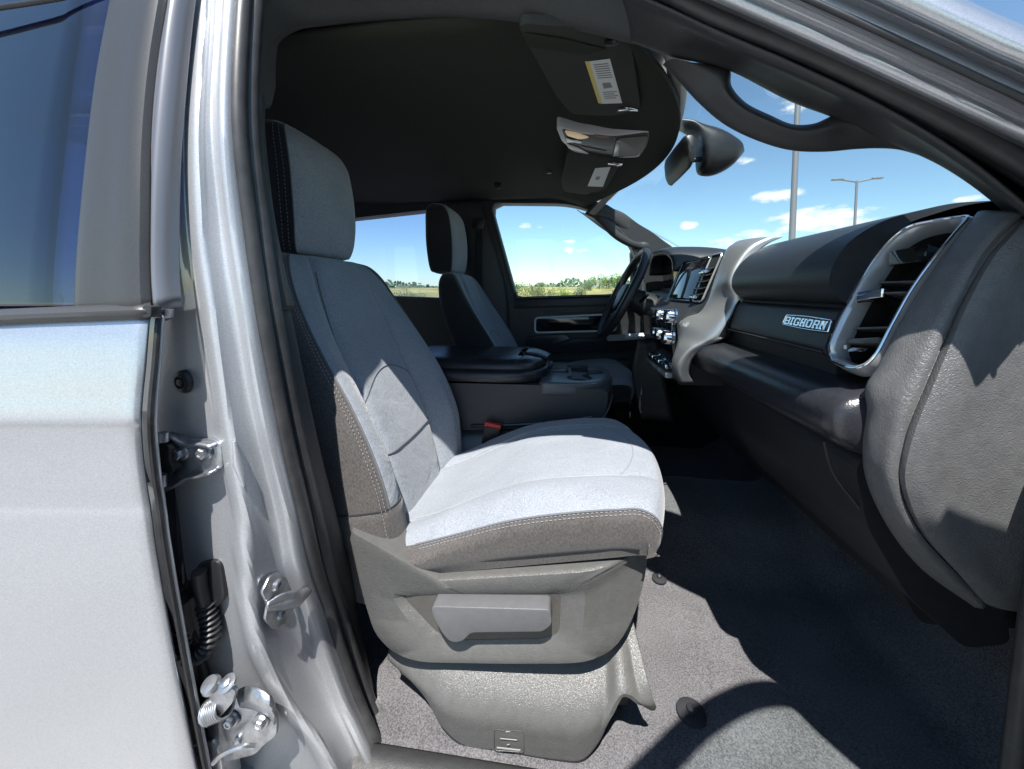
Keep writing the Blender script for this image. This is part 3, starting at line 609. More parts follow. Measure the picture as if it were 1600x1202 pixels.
# ---- driver side: door with window, pillar, rear door
def wallring(name, outer, inner, y0, y1, mt, n=96):
    a = (Vector((1, 0, 0)), Vector((0, 0, 1))); c = sum((Vector(p) for p in inner), Vector())/len(inner)
    o1 = polar(outer, c, a, n); i1 = polar(inner, c, a, n)
    s = lambda L_, y: [Vector((p.x, y, p.z)) for p in L_]
    return ring(name, [s(o1, y1), s(o1, y0), s(i1, y0), s(i1, y0+.012), s([p.lerp(c, .012) for p in i1], y0+.02), s([p.lerp(c, .012) for p in i1], y1)], mt, T, cap=False)
dw = rounded([P(764, 316, 2.08), P(806, 466, 2.08), P(1012, 460, 2.08), P(1004, 420, 2.08), P(984, 378, 2.08), P(952, 345, 2.08), P(918, 324, 2.08), P(880, 317, 2.08)], [.07, .02, .02, .03, .05, .06, .06, .05], 5)
do = [Vector(p) for p in ((-.47, 2.08, 1.33), (.0, 2.08, 1.33), (.22, 2.08, 1.27), (.45, 2.08, 1.12), (.66, 2.08, .95), (.85, 2.08, .84), (.9, 2.08, .2), (.85, 2.08, -.05), (-.26, 2.08, -.05), (-.285, 2.08, .5), (-.30, 2.08, .79))]
dd = wallring('driver_door', do, dw, 2.075, 2.16, TRIMD); dd['label'] = 'black inner side of the driver door'
tube('window_seal', [p+Vector((0, -.006, 0)) for p in dw]+[dw[0]+Vector((0, -.006, 0))], .0075, SEAL, dd, seg=8)
slab('window_glass', [p+Vector((0, .06, 0)) for p in dw], (0, .004, 0), GCLEAR, dd, 0)
fr = rounded([P(836, 497, 2.06), P(962, 491, 2.06), P(962, 517, 2.06), P(836, 520, 2.06)], .02, 5)
tube('bright_door_insert', fr+[fr[0]], .0055, INSERT, dd, seg=8)
slab('insert_panel', fr, (0, .02, 0), PIANO, dd, .001)
slab('sill_ledge', [P(802, 468, 2.06), P(1010, 463, 2.06), P(1010, 476, 2.055), P(803, 482, 2.055)], (0, .04, 0), TRIMD, dd, .006)
slab('upper_trim_line', [P(852, 486, 2.062), P(962, 482, 2.062), P(962, 487, 2.062), P(850, 490, 2.062)], (0, .02, 0), TRIM, dd, .002)
slab('armrest', rounded([P(822, 527, 2.02), P(884, 523, 2.02), P(892, 531, 2.0), P(1010, 528, 2.0), P(1010, 548, 2.02), P(822, 552, 2.02)], .012), (0, .07, 0), VINYL, dd, .01, 3)
slab('switch_panel', rounded([P(948, 524, 1.985), P(1020, 519, 1.985), P(1022, 529, 1.96), P(950, 533, 1.96)], .006), (0, .06, -.01), SATIN, dd, .003)
slab('map_pocket', rounded([P(845, 566, 2.03), P(986, 563, 2.03), P(986, 640, 2.03), P(845, 650, 2.03)], .02), (0, .05, 0), TRIMD, dd, .01)
tube('lock_pin', [P(806, 467, 2.05), P(806, 456, 2.05)], .005, BLACK, dd, seg=8)
bpil = patch('driver_side_pillar', [[Vector((x1, 2.09, z)), Vector((x1+.03, 2.06, z)), Vector((x2-.05, 2.055, z)), Vector((x2-.01, 2.065, z)), Vector((x2, 2.09, z))] for z, x1, x2 in ((1.33, -.66, -.44), (1.2, -.63, -.41), (1.0, -.57, -.35), (.8, -.52, -.30), (.5, -.50, -.285), (-.02, -.50, -.28))], TRIMD, T, nu=16, nv=24, solid=.004)
rw = rounded([Vector((-1.34, 2.08, .80)), Vector((-1.34, 2.08, 1.225)), Vector((-.665, 2.08, 1.278)), Vector((-.60, 2.08, 1.10)), Vector((-.54, 2.08, .775))], [.05, .05, .05, .02, .02], 5)
ro_ = [Vector(p) for p in ((-1.72, 2.08, -.05), (-1.72, 2.08, 1.34), (-.62, 2.08, 1.34), (-.50, 2.08, .8), (-.48, 2.08, -.05))]
rd = wallring('left_rear_door', ro_, rw, 2.085, 2.16, TRIMD); rd['label'] = 'dark rear door behind the driver seat'
slab('window_glass', [p+Vector((0, .06, 0)) for p in rw], (0, .004, 0), GDRV, rd, 0)
belt = patch('seat_belt', [[Vector((-.47+.0, 2.035, 1.16)), Vector((-.43, 2.035, 1.16))], [Vector((-.475, 2.025, .8)), Vector((-.43, 2.025, .8))], [Vector((-.47, 2.02, .4)), Vector((-.425, 2.02, .4))]], BFAB, T, nu=4, nv=12, solid=.002)
slab('belt_anchor', rounded([Vector((-.485, 2.03, 1.15)), Vector((-.42, 2.03, 1.15)), Vector((-.42, 2.03, 1.21)), Vector((-.485, 2.03, 1.21))], .015), (0, .03, 0), BLACK, belt, .004)
# outside mirror of the driver door
sm = slab('side_mirror', rounded([P(983, 392, 2.42), P(1046, 380, 2.42), P(1046, 470, 2.42), P(986, 466, 2.42)], .025, 5), (.03, .16, 0), SKIN2, T, .012, 3)
fr = rounded([P(986, 396, 2.405), P(1016, 390, 2.405), P(1016, 462, 2.405), P(988, 460, 2.405)], .02, 5)
slab('mirror_glass', fr, (0, .006, 0), MIRROR, sm, 0); tube('mirror_rim', fr+[fr[0]], .005, BLACK, sm, seg=8)
slab('mirror_arm', [Vector((.46, 2.16, .80)), Vector((.60, 2.16, .80)), Vector((.60, 2.16, .95)), Vector((.50, 2.16, .95))], (0, .30, 0), SKIN2, sm, .01)
# underbody so that daylight does not reach the floor from below
slab('floor_pan', [Vector((-1.75, .5, -.06)), Vector((1.3, .5, -.06)), Vector((1.3, 2.24, -.06)), Vector((-1.75, 2.24, -.06))], (0, 0, -.1), SKIN2, T, 0)
slab('rear_sill', [Vector((-1.75, .47, -.25)), Vector((-.50, .47, -.25)), Vector((-.50, .56, -.25)), Vector((-1.75, .56, -.25))], (0, 0, .28), JAMB, T, .005)
slab('rear_roof_edge', [Vector((-1.75, .52, 1.27)), Vector((-.56, .52, 1.27)), Vector((-.56, .68, 1.30)), Vector((-1.75, .68, 1.30))], (0, 0, .05), TRIMD, T, .004)

# ============================================================ front seats
SY = .92                                      # centre line of the passenger seat
def seat(label):
    S_ = thing('front_seat', label, 'car seat', (-.12, SY, 0), 'front seats')
    # --- backrest
    Z = [.20, .28, .36, .44, .52, .60, .68, .75, .81, .86, .892, .905]
    CX = [-.34, -.35, -.366, -.387, -.417, -.452, -.49, -.52, -.545, -.566, -.587, -.615]
    BO = [.03, .04, .05, .06, .062, .056, .042, .026, .014, .006, .002, .0]
    W = [.235, .25, .262, .270, .272, .271, .268, .26, .246, .224, .193, .145]
    TH = [.12, .13, .135, .135, .13, .125, .12, .112, .10, .085, .06, .02]
    rows = []
    for z, cx, b, w_, th in zip(Z, CX, BO, W, TH):
        k = w_/.268
        pr = [(-w_+.035, cx-th), (-w_+.008, cx-th*.8), (-w_-.004, cx-th*.35), (-w_+.0, cx+b*.35), (-w_+.010, cx+b*.82), (-w_+.024, cx+b*.98), (-w_+.050*k, cx+b*1.0), (-w_+.085*k, cx+b*.72), (-.142*k, cx+b*.12+.004), (-.130*k, cx-.003), (-.118*k, cx+.009), (-.06*k, cx+.014), (0, cx+.015)]
        pr = pr+[(-y, x) for y, x in pr[-2::-1]]
        rows.append([Vector((x, SY+y, z)) for y, x in pr])
    NU, NV = 121, 90
    G = sect(rows, NU, NV)
    lens = lambda i: i
    # column where the dark side ends: nearest to control point 5 and its mirror
    mid = G[NV//2]; ctrl = cr(rows[6], NU)
    def col(pt): return min(range(NU), key=lambda i: (G[int(NV*.55)][i]-pt).length)
    ref = sect([[r[5]] * 2 for r in rows], 2, NV)[int(NV*.55)][0]; ia = col(ref); ib = NU-1-ia
    rg = sect([[r[9]] * 2 for r in rows], 2, NV)[int(NV*.55)][0]; ga = col(rg); gb = NU-1-ga
    bk = patch('backrest', [r[ia:ib+1] for r in G], LFAB, S_, raw=True, sharp=0, solid=.004, offset=-1)
    sd = patch('side_bolster', [r[:ia+1] for r in G], DFAB, bk, raw=True, sharp=0); sd['label'] = 'dark brown grey cloth side'
    sd = patch('side_bolster', [r[ib:] for r in G], BFAB, bk, raw=True, sharp=0)
    patch('seat_back_shell', [[r[0], r[0].lerp(r[-1], .25)+Vector((-.02, 0, 0)), r[0].lerp(r[-1], .75)+Vector((-.02, 0, 0)), r[-1]] for r in G], BFAB, bk, nu=12, nv=50, sharp=0)
    nrm = lambda j, i: ((G[min(j+1, NV-1)][i]-G[max(j-1, 0)][i]).cross(G[j][min(i+1, NU-1)]-G[j][max(i-1, 0)])).normalized()
    def on(j, i, d):
        n = nrm(j, i); n = n if n.x > 0 else -n; return G[j][i]+n*d
    tube('seam', [on(j, ia, .0005) for j in range(6, NV-4)], .0022, SEAM, bk, seg=6)
    for gi in (ga, gb): tube('seam', [on(j, gi, .0005) for j in range(4, NV-10)], .0016, SEAM, bk, seg=6)
    jb = min(range(NV), key=lambda j: abs(G[j][NU//2].z-.452))
    tube('seam', [on(jb, i, .001) for i in range(ga, gb+1)], .0022, SEAM, bk, seg=6)
    ja = min(range(NV), key=lambda j: abs(G[j][NU//2].z-.632))
    m2 = (ga+gb)//2; hw = (gb-ga)/2
    def onf(jf, i, d): j = int(jf); return on(j, i, d).lerp(on(j+1, i, d), jf-j)
    tube('seam', [onf(ja-9*((i-m2)/hw)**2, i, .0006) for i in range(ga, gb+1)], .0012, SEAM, bk, seg=6)
    stitches('stitching', [[on(j, ia-1, .0012)+Vector((0, -.003, 0)) for j in range(8, NV-8)], [on(j, ia-2, .0012)+Vector((0, -.004, 0)) for j in range(8, NV-8)]], THREAD, bk, .0042, .0036, .0006)
    stitches('stitching', [[on(j, ib-int(6+q), .0012) for j in range(6, int(NV*.45))] for q in (0, 1.2)], SEAM, bk)
    # sewn-on lower end of the near bolster
    j0 = min(range(NV), key=lambda j: abs(G[j][ia].z-.335)); j1 = min(range(NV), key=lambda j: abs(G[j][ia].z-.408))
    def outn(j, i, d):
        n = nrm(j, i); c_ = sum((G[j][q] for q in (ia//2, ia, ga)), Vector())/3; m_ = Vector((-.43, SY, G[j][i].z)); n = n if n.dot(G[j][i]-m_) > 0 else -n; return G[j][i]+n*d
    cols = list(range(max(0, ia-26), ia+9)); jj = list(range(j0, j1+1))
    be = patch('bolster_end', [[outn(j, i, .0045 if (j not in (j1,)) else .0008) for i in cols] for j in jj], DFAB, bk, raw=True, sharp=0)
    tube('seam', [outn(j1, i, .001) for i in cols], .0018, BFAB, bk, seg=6)
    # --- headrest
    HY, HW = SY+.012, .135
    rows = []
    for z, xf, xb, hw_ in ((.905, -.62, -.70, .105), (.912, -.606, -.716, .122), (.93, -.60, -.722, .130), (.98, -.594, -.728, .138), (1.05, -.594, -.734, .140), (1.12, -.602, -.735, .139), (1.17, -.614, -.735, .137), (1.198, -.632, -.73, .131), (1.212, -.655, -.72, .118)):
        r_ = .035*min(1, (xf-xb)/.12)
        rows.append([Vector((x, HY+y, z)) for x, y in ((xb, -hw_+r_), (xb+r_*.6, -hw_+.004), ((xf+xb)/2, -hw_), (xf-.03, -hw_+.002), (xf-.010, -hw_+.010), (xf-.001, -hw_+.03), (xf+.004, -hw_*.5), (xf+.006, 0), (xf+.004, hw_*.5), (xf-.001, hw_-.03), (xf-.010, hw_-.010), (xf-.03, hw_-.002), ((xf+xb)/2, hw_), (xb+r_*.6, hw_-.004), (xb, hw_-r_), (xb-.004, 0))])
    G2 = sect(rows, 96, 44, True)
    ctr = lambda k: min(range(96), key=lambda i: (G2[22][i]-sect([[r[k]]*2 for r in rows], 2, 44)[22][0]).length)
    a_, b_ = ctr(4), ctr(10)
    hd_ = patch('headrest', [r[a_:b_+1] for r in G2], LFAB, S_, raw=True, sharp=0)
    rest = [r[b_:]+r[:a_+1] for r in G2]
    patch('headrest_side', rest, BFAB, hd_, raw=True, sharp=0)
    for row, nm in ((G2[0], 'headrest_underside'), (G2[-1], 'headrest_top')):
        c_ = sum(row, Vector())/len(row); up_ = .012 if nm == 'headrest_top' else -.006
        loops = [row]+[[p.lerp(c_, t)+Vector((0, 0, up_*s)) for p in row] for t, s in ((.15, .5), (.4, .9), (.8, 1))]
        ring(nm, loops, LFAB if up_ > 0 else BFAB, hd_, sharp=0)
    for k in (a_, b_): tube('seam', [r[k] for r in G2[3:-2]], .0016, SEAM, hd_, seg=6)
    stitches('stitching', [[r[(a_-2) % 96]+Vector((0, -.0012, 0)) for r in G2[4:-3]], [r[(a_-4) % 96]+Vector((0, -.0012, 0)) for r in G2[4:-3]]], mat('slate thread', (.16, .17, .20), .8), hd_, .005, .004, .0007)
    for s in (-1, 1): tube('headrest_post', [Vector((-.665, HY+s*.075, .80)), Vector((-.66, HY+s*.075, .93))], .0065, CHROME, hd_, seg=12)
    # --- cushion
    sx = [-.36, -.31, -.273, -.2, -.085, .024, .09, .129]
    sz = [.305, .318, .330, .366, .418, .443, .450, .450]
    rows = []
    crown = [.006, .008, .010, .016, .02, .018, .014, .010]
    bol = [.015, .02, .025, .028, .022, .012, .008, .004]
    zbot = lambda x: .292+(x+.274)*.195
    def crow(x, zs, cw, bo, dxf, zb):
        ys = [(-.268, None), (-.281, .5), (-.2825, .9), (-.276, 1), (-.262, 'a'), (-.215, 'b'), (-.165, 'c'), (-.155, 'd'), (-.14, 'e'), (-.07, 'f'), (0, 'g')]
        out = []
        for y, k in ys:
            t = 1-(abs(y)/.28)**2
            z = {None: zb, .5: zb+(zs-zb)*.5, .9: zb+(zs-zb)*.88, 1: zs, 'a': zs+.008, 'b': zs+.009+bo*.7, 'c': zs+.006+bo*.35, 'd': zs+.002+bo*.25, 'e': zs+.004+bo*.2, 'f': zs+.004+cw*.15, 'g': zs+.003+cw*.15}[k]
            out.append((x+dxf*t, y, z))
        out = out+[(x_, -y*.90, z+.020*y/.28) for x_, y, z in out[-2::-1]]
        return [Vector((x_, SY+y, max(z, zb))) for x_, y, z in out]
    for i, x in enumerate(sx):
        f = max(0, (x+.2)/.33); rows.append(crow(x, sz[i], crown[i], bol[i], .055*min(1, f)**1.5, zbot(x)))
    # roll over the front edge
    for dx, dz in ((.022, -.008), (.032, -.028), (.033, -.06), (.026, -.085)):
        base = crow(.129, .450, .010, .004, .055, zbot(.129)); r_ = []
        for p in base:
            zb = zbot(.129); z = zb+(p.z-zb)*max(0, 1+dz/.085*.98) if p.z > zb else p.z
            sh = .5 if abs(p.y-SY) > .277 else 1
            r_.append(Vector((p.x+dx*sh, SY+(p.y-SY)*(1-.02*(-dz/.085)), z+.0)))
        rows.append(r_)
    G3 = sect(rows, 101, 100)
    rf = rows[4][3]; ic = min(range(50), key=lambda i: min((r[i]-rf).length for r in G3)); icb = 100-ic
    jf = 88
    cu = patch('cushion', [r[ic:icb+1] for r in G3], LFAB, S_, raw=True, sharp=0)
    sd = patch('cushion_side', [r[:ic+1] for r in G3], DFAB, cu, raw=True, sharp=0); sd['label'] = 'dark brown grey cloth side'
    patch('cushion_side', [r[icb:] for r in G3], BFAB, cu, raw=True, sharp=0)
    tube('seam', [r[ic]+Vector((0, -.001, 0)) for r in G3[16:]], .002, SEAM, cu, seg=6)
    stitches('stitching', [[r[ic].lerp(r[ic-1], .55)+Vector((0, -.0016, .0003)) for r in G3[18:-8]], [r[ic].lerp(r[ic-2], .75)+Vector((0, -.0018, 0)) for r in G3[18:-8]]], THREAD, cu, .0044, .0034, .00065)
    tube('seam', [r[0].lerp(r[ic], .26)+Vector((0, -.0035 if False else -.0062, 0)) for r in G3[20:-14]], .0013, BFAB, cu, seg=6)
    def cs(y): return min(range(101), key=lambda i: abs(G3[50][i].y-(SY+y)))
    for y in (-.155, .155): tube('seam', [r[cs(y)]+Vector((0, 0, .0008)) for r in G3[8:74]], .0014, mat('pale seam', (.30, .31, .33), .9), cu, seg=6)
    i0, i1 = cs(-.155), cs(.155); m3 = (i0+i1)/2
    def g3(jf, i): j = int(jf); return G3[j][i].lerp(G3[j+1][i], jf-j)
    tube('seam', [g3(76-6*((i-m3)/(m3-i0))**2, i)+Vector((0, 0, .0004)) for i in range(i0, i1+1)], .0012, mat('pale seam', (.24, .25, .27), .9), cu, seg=6)
    # --- side shield
    Y0 = SY-.285
    xz = lambda pts, y: [Vector((x, y, z)) for x, z in pts]
    of = rounded(xz([(-.392, .378), (-.372, .384), (-.352, .376), (-.282, .293), (.135, .362), (.158, .358), (.150, .30), (.132, .247), (.098, .196), (.03, .176), (-.10, .158), (-.262, .139), (-.31, .15), (-.345, .183), (-.368, .26)], Y0), [.01, .01, .02, .02, .02, .01, .04, .04, .04, .04, .04, .03, .02, .02, .03], 4)
    inn_ = rounded(xz([(-.292, .258), (.0, .294), (-.002, .218), (-.03, .207), (-.19, .184), (-.222, .19)], Y0), [.01, .012, .015, .02, .02, .02], 4)
    axs = (Vector((1, 0, 0)), Vector((0, 0, 1))); c_ = Vector((-.11, Y0, .24)); n = 120
    o1 = polar(of, c_, axs, n); i1 = polar(inn_, c_, axs, n)
    big = polar(rounded(xz([(-.312, .272), (-.27, .283), (.03, .318), (.042, .31), (.035, .205), (.0, .186), (-.19, .163), (-.235, .168)], Y0), .02, 4), c_, axs, n)
    def bulge(p):                                  # the shield turns inboard towards its front end
        d = max(0, p.x-.03); return Vector((0, 3.2*d*d, 0))
    sh = lambda L_, dy, k=0: [p+bulge(p)+Vector((0, dy, 0))+(c_-p)*k for p in L_]
    shield = ring('side_shield', [sh(o1, .07), sh(o1, .010), sh(o1, .003, .008), sh(o1, .0, .03), sh(big, -.002), sh(i1, .010), sh(i1, .0125, .012)], SHIELD, S_)
    shield['label'] = 'grey plastic side shield with recline lever'
    ring('recess_panel', [sh(i1, .0105, .004), sh(i1, .0105, .02)], SHIELDD, shield)
    hp = rounded(xz([(-.225, .270), (-.018, .288), (-.014, .262), (-.03, .247), (-.155, .230), (-.168, .212), (-.19, .207), (-.205, .222), (-.222, .252)], Y0), [.008, .008, .008, .008, .01, .012, .012, .01, .01], 4)
    lev = slab('recline_lever', [p+Vector((0, -.02, 0)) for p in hp], (0, .036, 0), HANDLE, shield, .006, 3)
    # --- pedestal
    st = [(-.335, .09), (-.31, .075), (-.28, .07), (-.245, .055), (-.21, .022), (-.175, .0), (-.1, .0), (0, .0), (.035, .004), (.06, .03), (.085, .09), (.108, .126), (.122, .122), (.136, .110), (.150, .096), (.160, .090), (.1635, .0935)]
    rows = []
    for x, zb in st:
        e = max(0, (-x-.20)/.14); e2 = max(0, (x-.03)/.15)
        top = (x, Y0+.112+.01*e, .185+.10*max(0, x+.05)*.6)
        zr = max(zb+.004, .082+.05*e2+.03*e)
        rows.append([Vector(p) for p in (top, (x, Y0+.096+.01*e, top[2]-.010), (x, Y0+.040+.05*e+.03*e2, (top[2]*.45+zr*.55)+.002), (x, Y0+.001+.055*e+.03*e2, zr+.007), (x, Y0-.007+.055*e+.03*e2, max(zb+.002, zr-.014)), (x, Y0-.005+.06*e+.03*e2, (zr+zb)/2-.004 if zr-.014 > zb else zb+.001), (x, Y0+.0+.06*e+.03*e2, zb))])
    for r_ in rows:
        t_ = max(0, min(1, (r_[0].x-.10)/.06))
        for p in r_: p.x -= .30*t_*max(0, p.z-.10)
    ped = patch('seat_pedestal', rows, SHIELD, S_, nu=36, nv=90, solid=.006, offset=1)
    for y0 in (SY-.18, SY+.18): box('seat_rail', (-.10, y0, .10), (.46, .05, .16), BLACK, ped, .006)
    box('seat_frame', (-.1, SY, .245), (.44, .48, .12), BLACK, S_, .03, 3)
    pl = rounded([Vector((x, Y0-.0137, z)) for x, z in ((-.115, .050), (-.062, .055), (-.062, .016), (-.115, .011))], .006)
    tube('label_frame', pl+[pl[0]], .0007, SHIELDD, ped, seg=5)
    for z, x0, x1, h in ((.048, -.094, -.086, .0016), (.034, -.104, -.074, .0012), (.024, -.092, -.087, .0012), (.015, -.110, -.068, .0026)):
        slab('moulded_mark', [Vector((x0, Y0-.0130, z)), Vector((x1, Y0-.0130, z+.002)), Vector((x1, Y0-.0130, z+.002+h)), Vector((x0, Y0-.0130, z+h))], (0, -.0012, 0), THREAD, ped, .0003)
    return S_
seat1 = seat('light grey cloth front passenger seat, lit by sun, with grey recline lever')
def copy_tree(o, parent=None):
    c = o.copy(); C.objects.link(c); c.parent = parent
    for ch in list(o.children): copy_tree(ch, c)
    return c
seat2 = copy_tree(seat1); seat2.location = (seat1.location.x+.11, 1.82, 0); seat2.scale = (1, -1, 1)
seat2['label'] = 'shaded front driver seat in grey and black cloth behind the steering wheel'

# ============================================================ buckle, middle seat, console
bu = thing('seat_belt_buckle', 'black seat belt buckle with red release button beside passenger seat', 'buckle', P(765, 715, 1.205))
body = [P(757, 666, 1.155), P(782, 672, 1.155), P(775, 712, 1.155), P(750, 706, 1.155)]
slab('buckle_body', rounded(body, .008), (0, .028, 0), BLACK, bu, .004, 3)
slab('release_button', rounded([P(758, 660, 1.158), P(783, 666, 1.158), P(781, 673, 1.158), P(756, 667, 1.158)], .003), (0, .022, 0), RED, bu, .002)
slab('buckle_strap', [P(752, 706, 1.165), P(772, 710, 1.165), P(768, 760, 1.165), P(742, 760, 1.165)], (0, .006, 0), BFAB, bu, .001)

ms = thing('middle_seat', 'light grey middle seat cushion under the folded console', 'car seat', (-.1, YC, 0))
rows = []
for x, z in ((-.42, .28), (-.38, .32), (-.3, .335), (-.1, .36), (.05, .375), (.12, .372), (.15, .355), (.16, .32), (.155, .27)):
    rows.append([Vector((x, y, zz)) for y, zz in ((1.205, .24), (1.20, z-.03), (1.215, z-.006), (1.25, z+.004), (YC, z+.008), (1.49, z+.004), (1.53, z-.006), (1.54, z-.03), (1.535, .24))])
patch('cushion', rows, LFAB, ms, nu=40, nv=50, sharp=0)
box('seat_base', (-.12, YC, .13), (.5, .30, .25), TRIMD, ms, .01)

co = thing('centre_console', 'charcoal folding centre console with padded armrest lid and cup holders', 'console', (-.15, YC, .38))
KY0, KY1 = 1.195, 1.545
pf = [(-.52, .352), (.05, .396), (.108, .414), (.132, .44), (.140, .49), (.136, .515), (.0, .522), (-.10, .524), (-.52, .52)]
rows = []
for y, k in ((KY0, .94), (KY0+.006, 1), (YC-.08, 1.0), (YC, 1), (YC+.08, 1.0), (KY1-.006, 1), (KY1, .94)):
    ex = .03*(1-abs((y-YC)/.175)**3)
    rows.append([Vector((x+(ex if x > 0 else 0), y, z)) for x, z in rounded([Vector((x, z, 0)) for x, z in pf], .02, 3) for x, z in ((x, z),)] if False else [Vector((q.x+(ex if q.x > 0 else 0), y, q.y)) for q in rounded([Vector((x, z, 0)) for x, z in pf], .018, 3)])
cbody = patch('console_body', rows, CONS, co, raw=True, closed=True, cap=True)
trm = cr([P(735, 666, KY0-.004), P(820, 663, KY0-.004), P(890, 657, KY0-.004), P(925, 651, KY0-.003)], 20)
tube('console_lower_trim', trm, .005, VINYL, cbody, seg=8)
# cup deck
dk = rounded([Vector((-.075, KY0-.002, 0)), Vector((.09, KY0-.002, 0)), Vector((.165, YC-.08, 0)), Vector((.172, YC, 0)), Vector((.165, YC+.08, 0)), Vector((.09, KY1+.002, 0)), Vector((-.075, KY1+.002, 0))], [.02, .08, .08, .08, .08, .08, .02], 6)
deck = slab('cup_deck', [Vector((p.x, p.y, .490)) for p in dk], (0, 0, .044), DECK, co, .008, 3)
holes = [(.055, YC-.095, .042), (.055, YC+.095, .042), (.105, YC, .038)]
cut(deck, [lathe('cutter', [(r, -.03), (r, .05)], (x, y, .505), (0, 0, 1), BLACK, None, 28) for x, y, r in holes]+[box('cutter', (.06, YC, .53), (.06, .17, .05), BLACK, None, .01), box('cutter', (-.015, YC+.01, .53), (.07, .10, .03), BLACK, None, .01)])
cut(cbody, [lathe('cutter', [(r-.001, -.08), (r-.001, .06)], (x, y, .505), (0, 0, 1), BLACK, None, 28) for x, y, r in holes])
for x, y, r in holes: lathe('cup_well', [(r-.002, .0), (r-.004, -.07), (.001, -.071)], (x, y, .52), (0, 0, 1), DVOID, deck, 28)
# lid in two padded layers
def lidpath(k, z):
    return [Vector((p.x, p.y, z)) for p in rounded([Vector((-.52, KY0-.006+k, 0)), Vector((-.12+0, KY0-.006+k, 0)), Vector((-.055-k, YC-.10, 0)), Vector((-.045-k, YC, 0)), Vector((-.055-k, YC+.10, 0)), Vector((-.12, KY1+.006-k, 0)), Vector((-.52, KY1+.006-k, 0))], [.01, .09, .05, .05, .05, .09, .01], 6)]
lid = ring('armrest_lid', [lidpath(.012, .526), lidpath(.0, .530), lidpath(-.006, .542), lidpath(-.004, .556), lidpath(.003, .563), lidpath(.012, .565)], VINYL, co)
pad = ring('armrest_pad', [lidpath(.010, .5655), lidpath(.006, .572), lidpath(.010, .584), lidpath(.022, .594), lidpath(.05, .600), lidpath(.10, .603)], VINYL, lid)
stitches('stitching', [[p+Vector((0, -.0055, 0)) for p in cr([Vector((-.40, KY0-.001, .556)), Vector((-.13, KY0-.001, .556))], 12)]], SEAM, lid, .004, .004, .0006)
latch = patch('lid_latch', [[Vector((-.135, YC-.055, .604)), Vector((-.095, YC-.06, .603)), Vector((-.05, YC-.055, .588))], [Vector((-.13, YC, .609)), Vector((-.09, YC, .609)), Vector((-.042, YC, .592))], [Vector((-.135, YC+.055, .604)), Vector((-.095, YC+.06, .603)), Vector((-.05, YC+.055, .588))]], VINYL, lid, nu=10, nv=12, solid=.006)
tube('pad_seam', [Vector((-.15, KY0+.012, .592)), Vector((-.13, YC-.09, .604)), Vector((-.15, YC, .607)), Vector((-.13, YC+.09, .604)), Vector((-.15, KY1-.012, .592))], .0018, BLACK, lid, n=24, seg=6)
box('lid_button', (-.043, YC, .556), (.014, .05, .02), BLACK, lid, .004)
patch('console_strap', [[P(938, 655, 1.27), P(944, 655, 1.27)], [P(948, 630, 1.27), P(954, 632, 1.27)], [P(951, 615, 1.28), P(957, 617, 1.28)]], mat('grey webbing', (.25, .25, .25), .8), co, nu=4, nv=8, solid=.003)
# ============================================================ dashboard
DB = thing('dashboard', 'black and grey dashboard with vertical air vents and silver centre stack', 'dashboard', (.6, YC, .1))
def prof_sweep(name, prof, ys, mt, par, fx=lambda y: 0, r=.012, cap=True, closed=True, n=3, squash=None):
    rows = []
    for y in ys:
        pts = rounded([Vector((x, z, 0)) for x, z in prof], r, n); c = sum(pts, Vector())/len(pts); k = squash(y) if squash else 1
        rows.append([Vector((c.x+(p.x-c.x)*k+fx(y), y, c.y+(p.y-c.y)*k)) for p in pts])
    return patch(name, rows, mt, par, raw=True, closed=closed, cap=cap)
bow = lambda y: .06*(1-((y-1.37)/.8)**2)*0
# dash body
prof_sweep('dash_body', [(.475, .80), (.452, .712), (.455, .59), (.50, .44), (.60, .26), (1.2, .30), (1.2, .93), (.75, .952), (.56, .935)], [.70, .8, 1.0, 1.3, 1.7, 2.06], TRIMD, DB, r=.02)
prof_sweep('dash_top', [(.53, .925), (.62, .955), (.75, .968), (.95, .958), (1.15, .93), (1.15, .90), (.6, .90)], [.697, .8, 1.0, 1.3, 1.7, 2.10], PADB, DB, r=.03, n=5)
prof_sweep('dash_corner', [(.665, .925), (.70, .950), (.80, .957), (1.15, .93), (1.15, .80), (.68, .80)], [.555, .62, .70], PADB, DB, r=.02, n=4)
# padded upper face above the glove box, rounded at its inner end
def endround(y): 
    d = max(0, y-1.065); return 1 if d == 0 else math.sqrt(max(.0, 1-(d/.05)**2))
prof_sweep('upper_pad', [(.478, .795), (.448, .806), (.432, .83), (.436, .865), (.462, .905), (.51, .935), (.60, .958), (.72, .962), (.72, .80)], [.697, .75, .8, .95, 1.05, 1.065, 1.08, 1.095, 1.106, 1.112, 1.1149], PADB, DB, r=.025, n=5, squash=endround)
# upper glove box door, its slot and bright badge
gx = lambda y: .012*((y-.68)/.42)
prof_sweep('glove_box_door', [(.462, .792), (.449, .788), (.438, .757), (.428, .722), (.436, .712), (.47, .712), (.48, .79)], [.695, .75, .8, .9, 1.0, 1.088], PADB, DB, fx=gx, r=.006, n=3)
tube('glove_box_edge', [Vector((.4285, .70, .7185)), Vector((.432, .9, .7185)), Vector((.437, 1.088, .7185))], .0018, TRIM, DB, seg=6)
slab('gloss_end_cap', [P(1156, 468, 1.095), P(1150, 476, 1.095), P(1124, 527, 1.095), P(1140, 528, 1.095), P(1160, 480, 1.095)], (.0, .02, 0), PIANO, DB, .002)
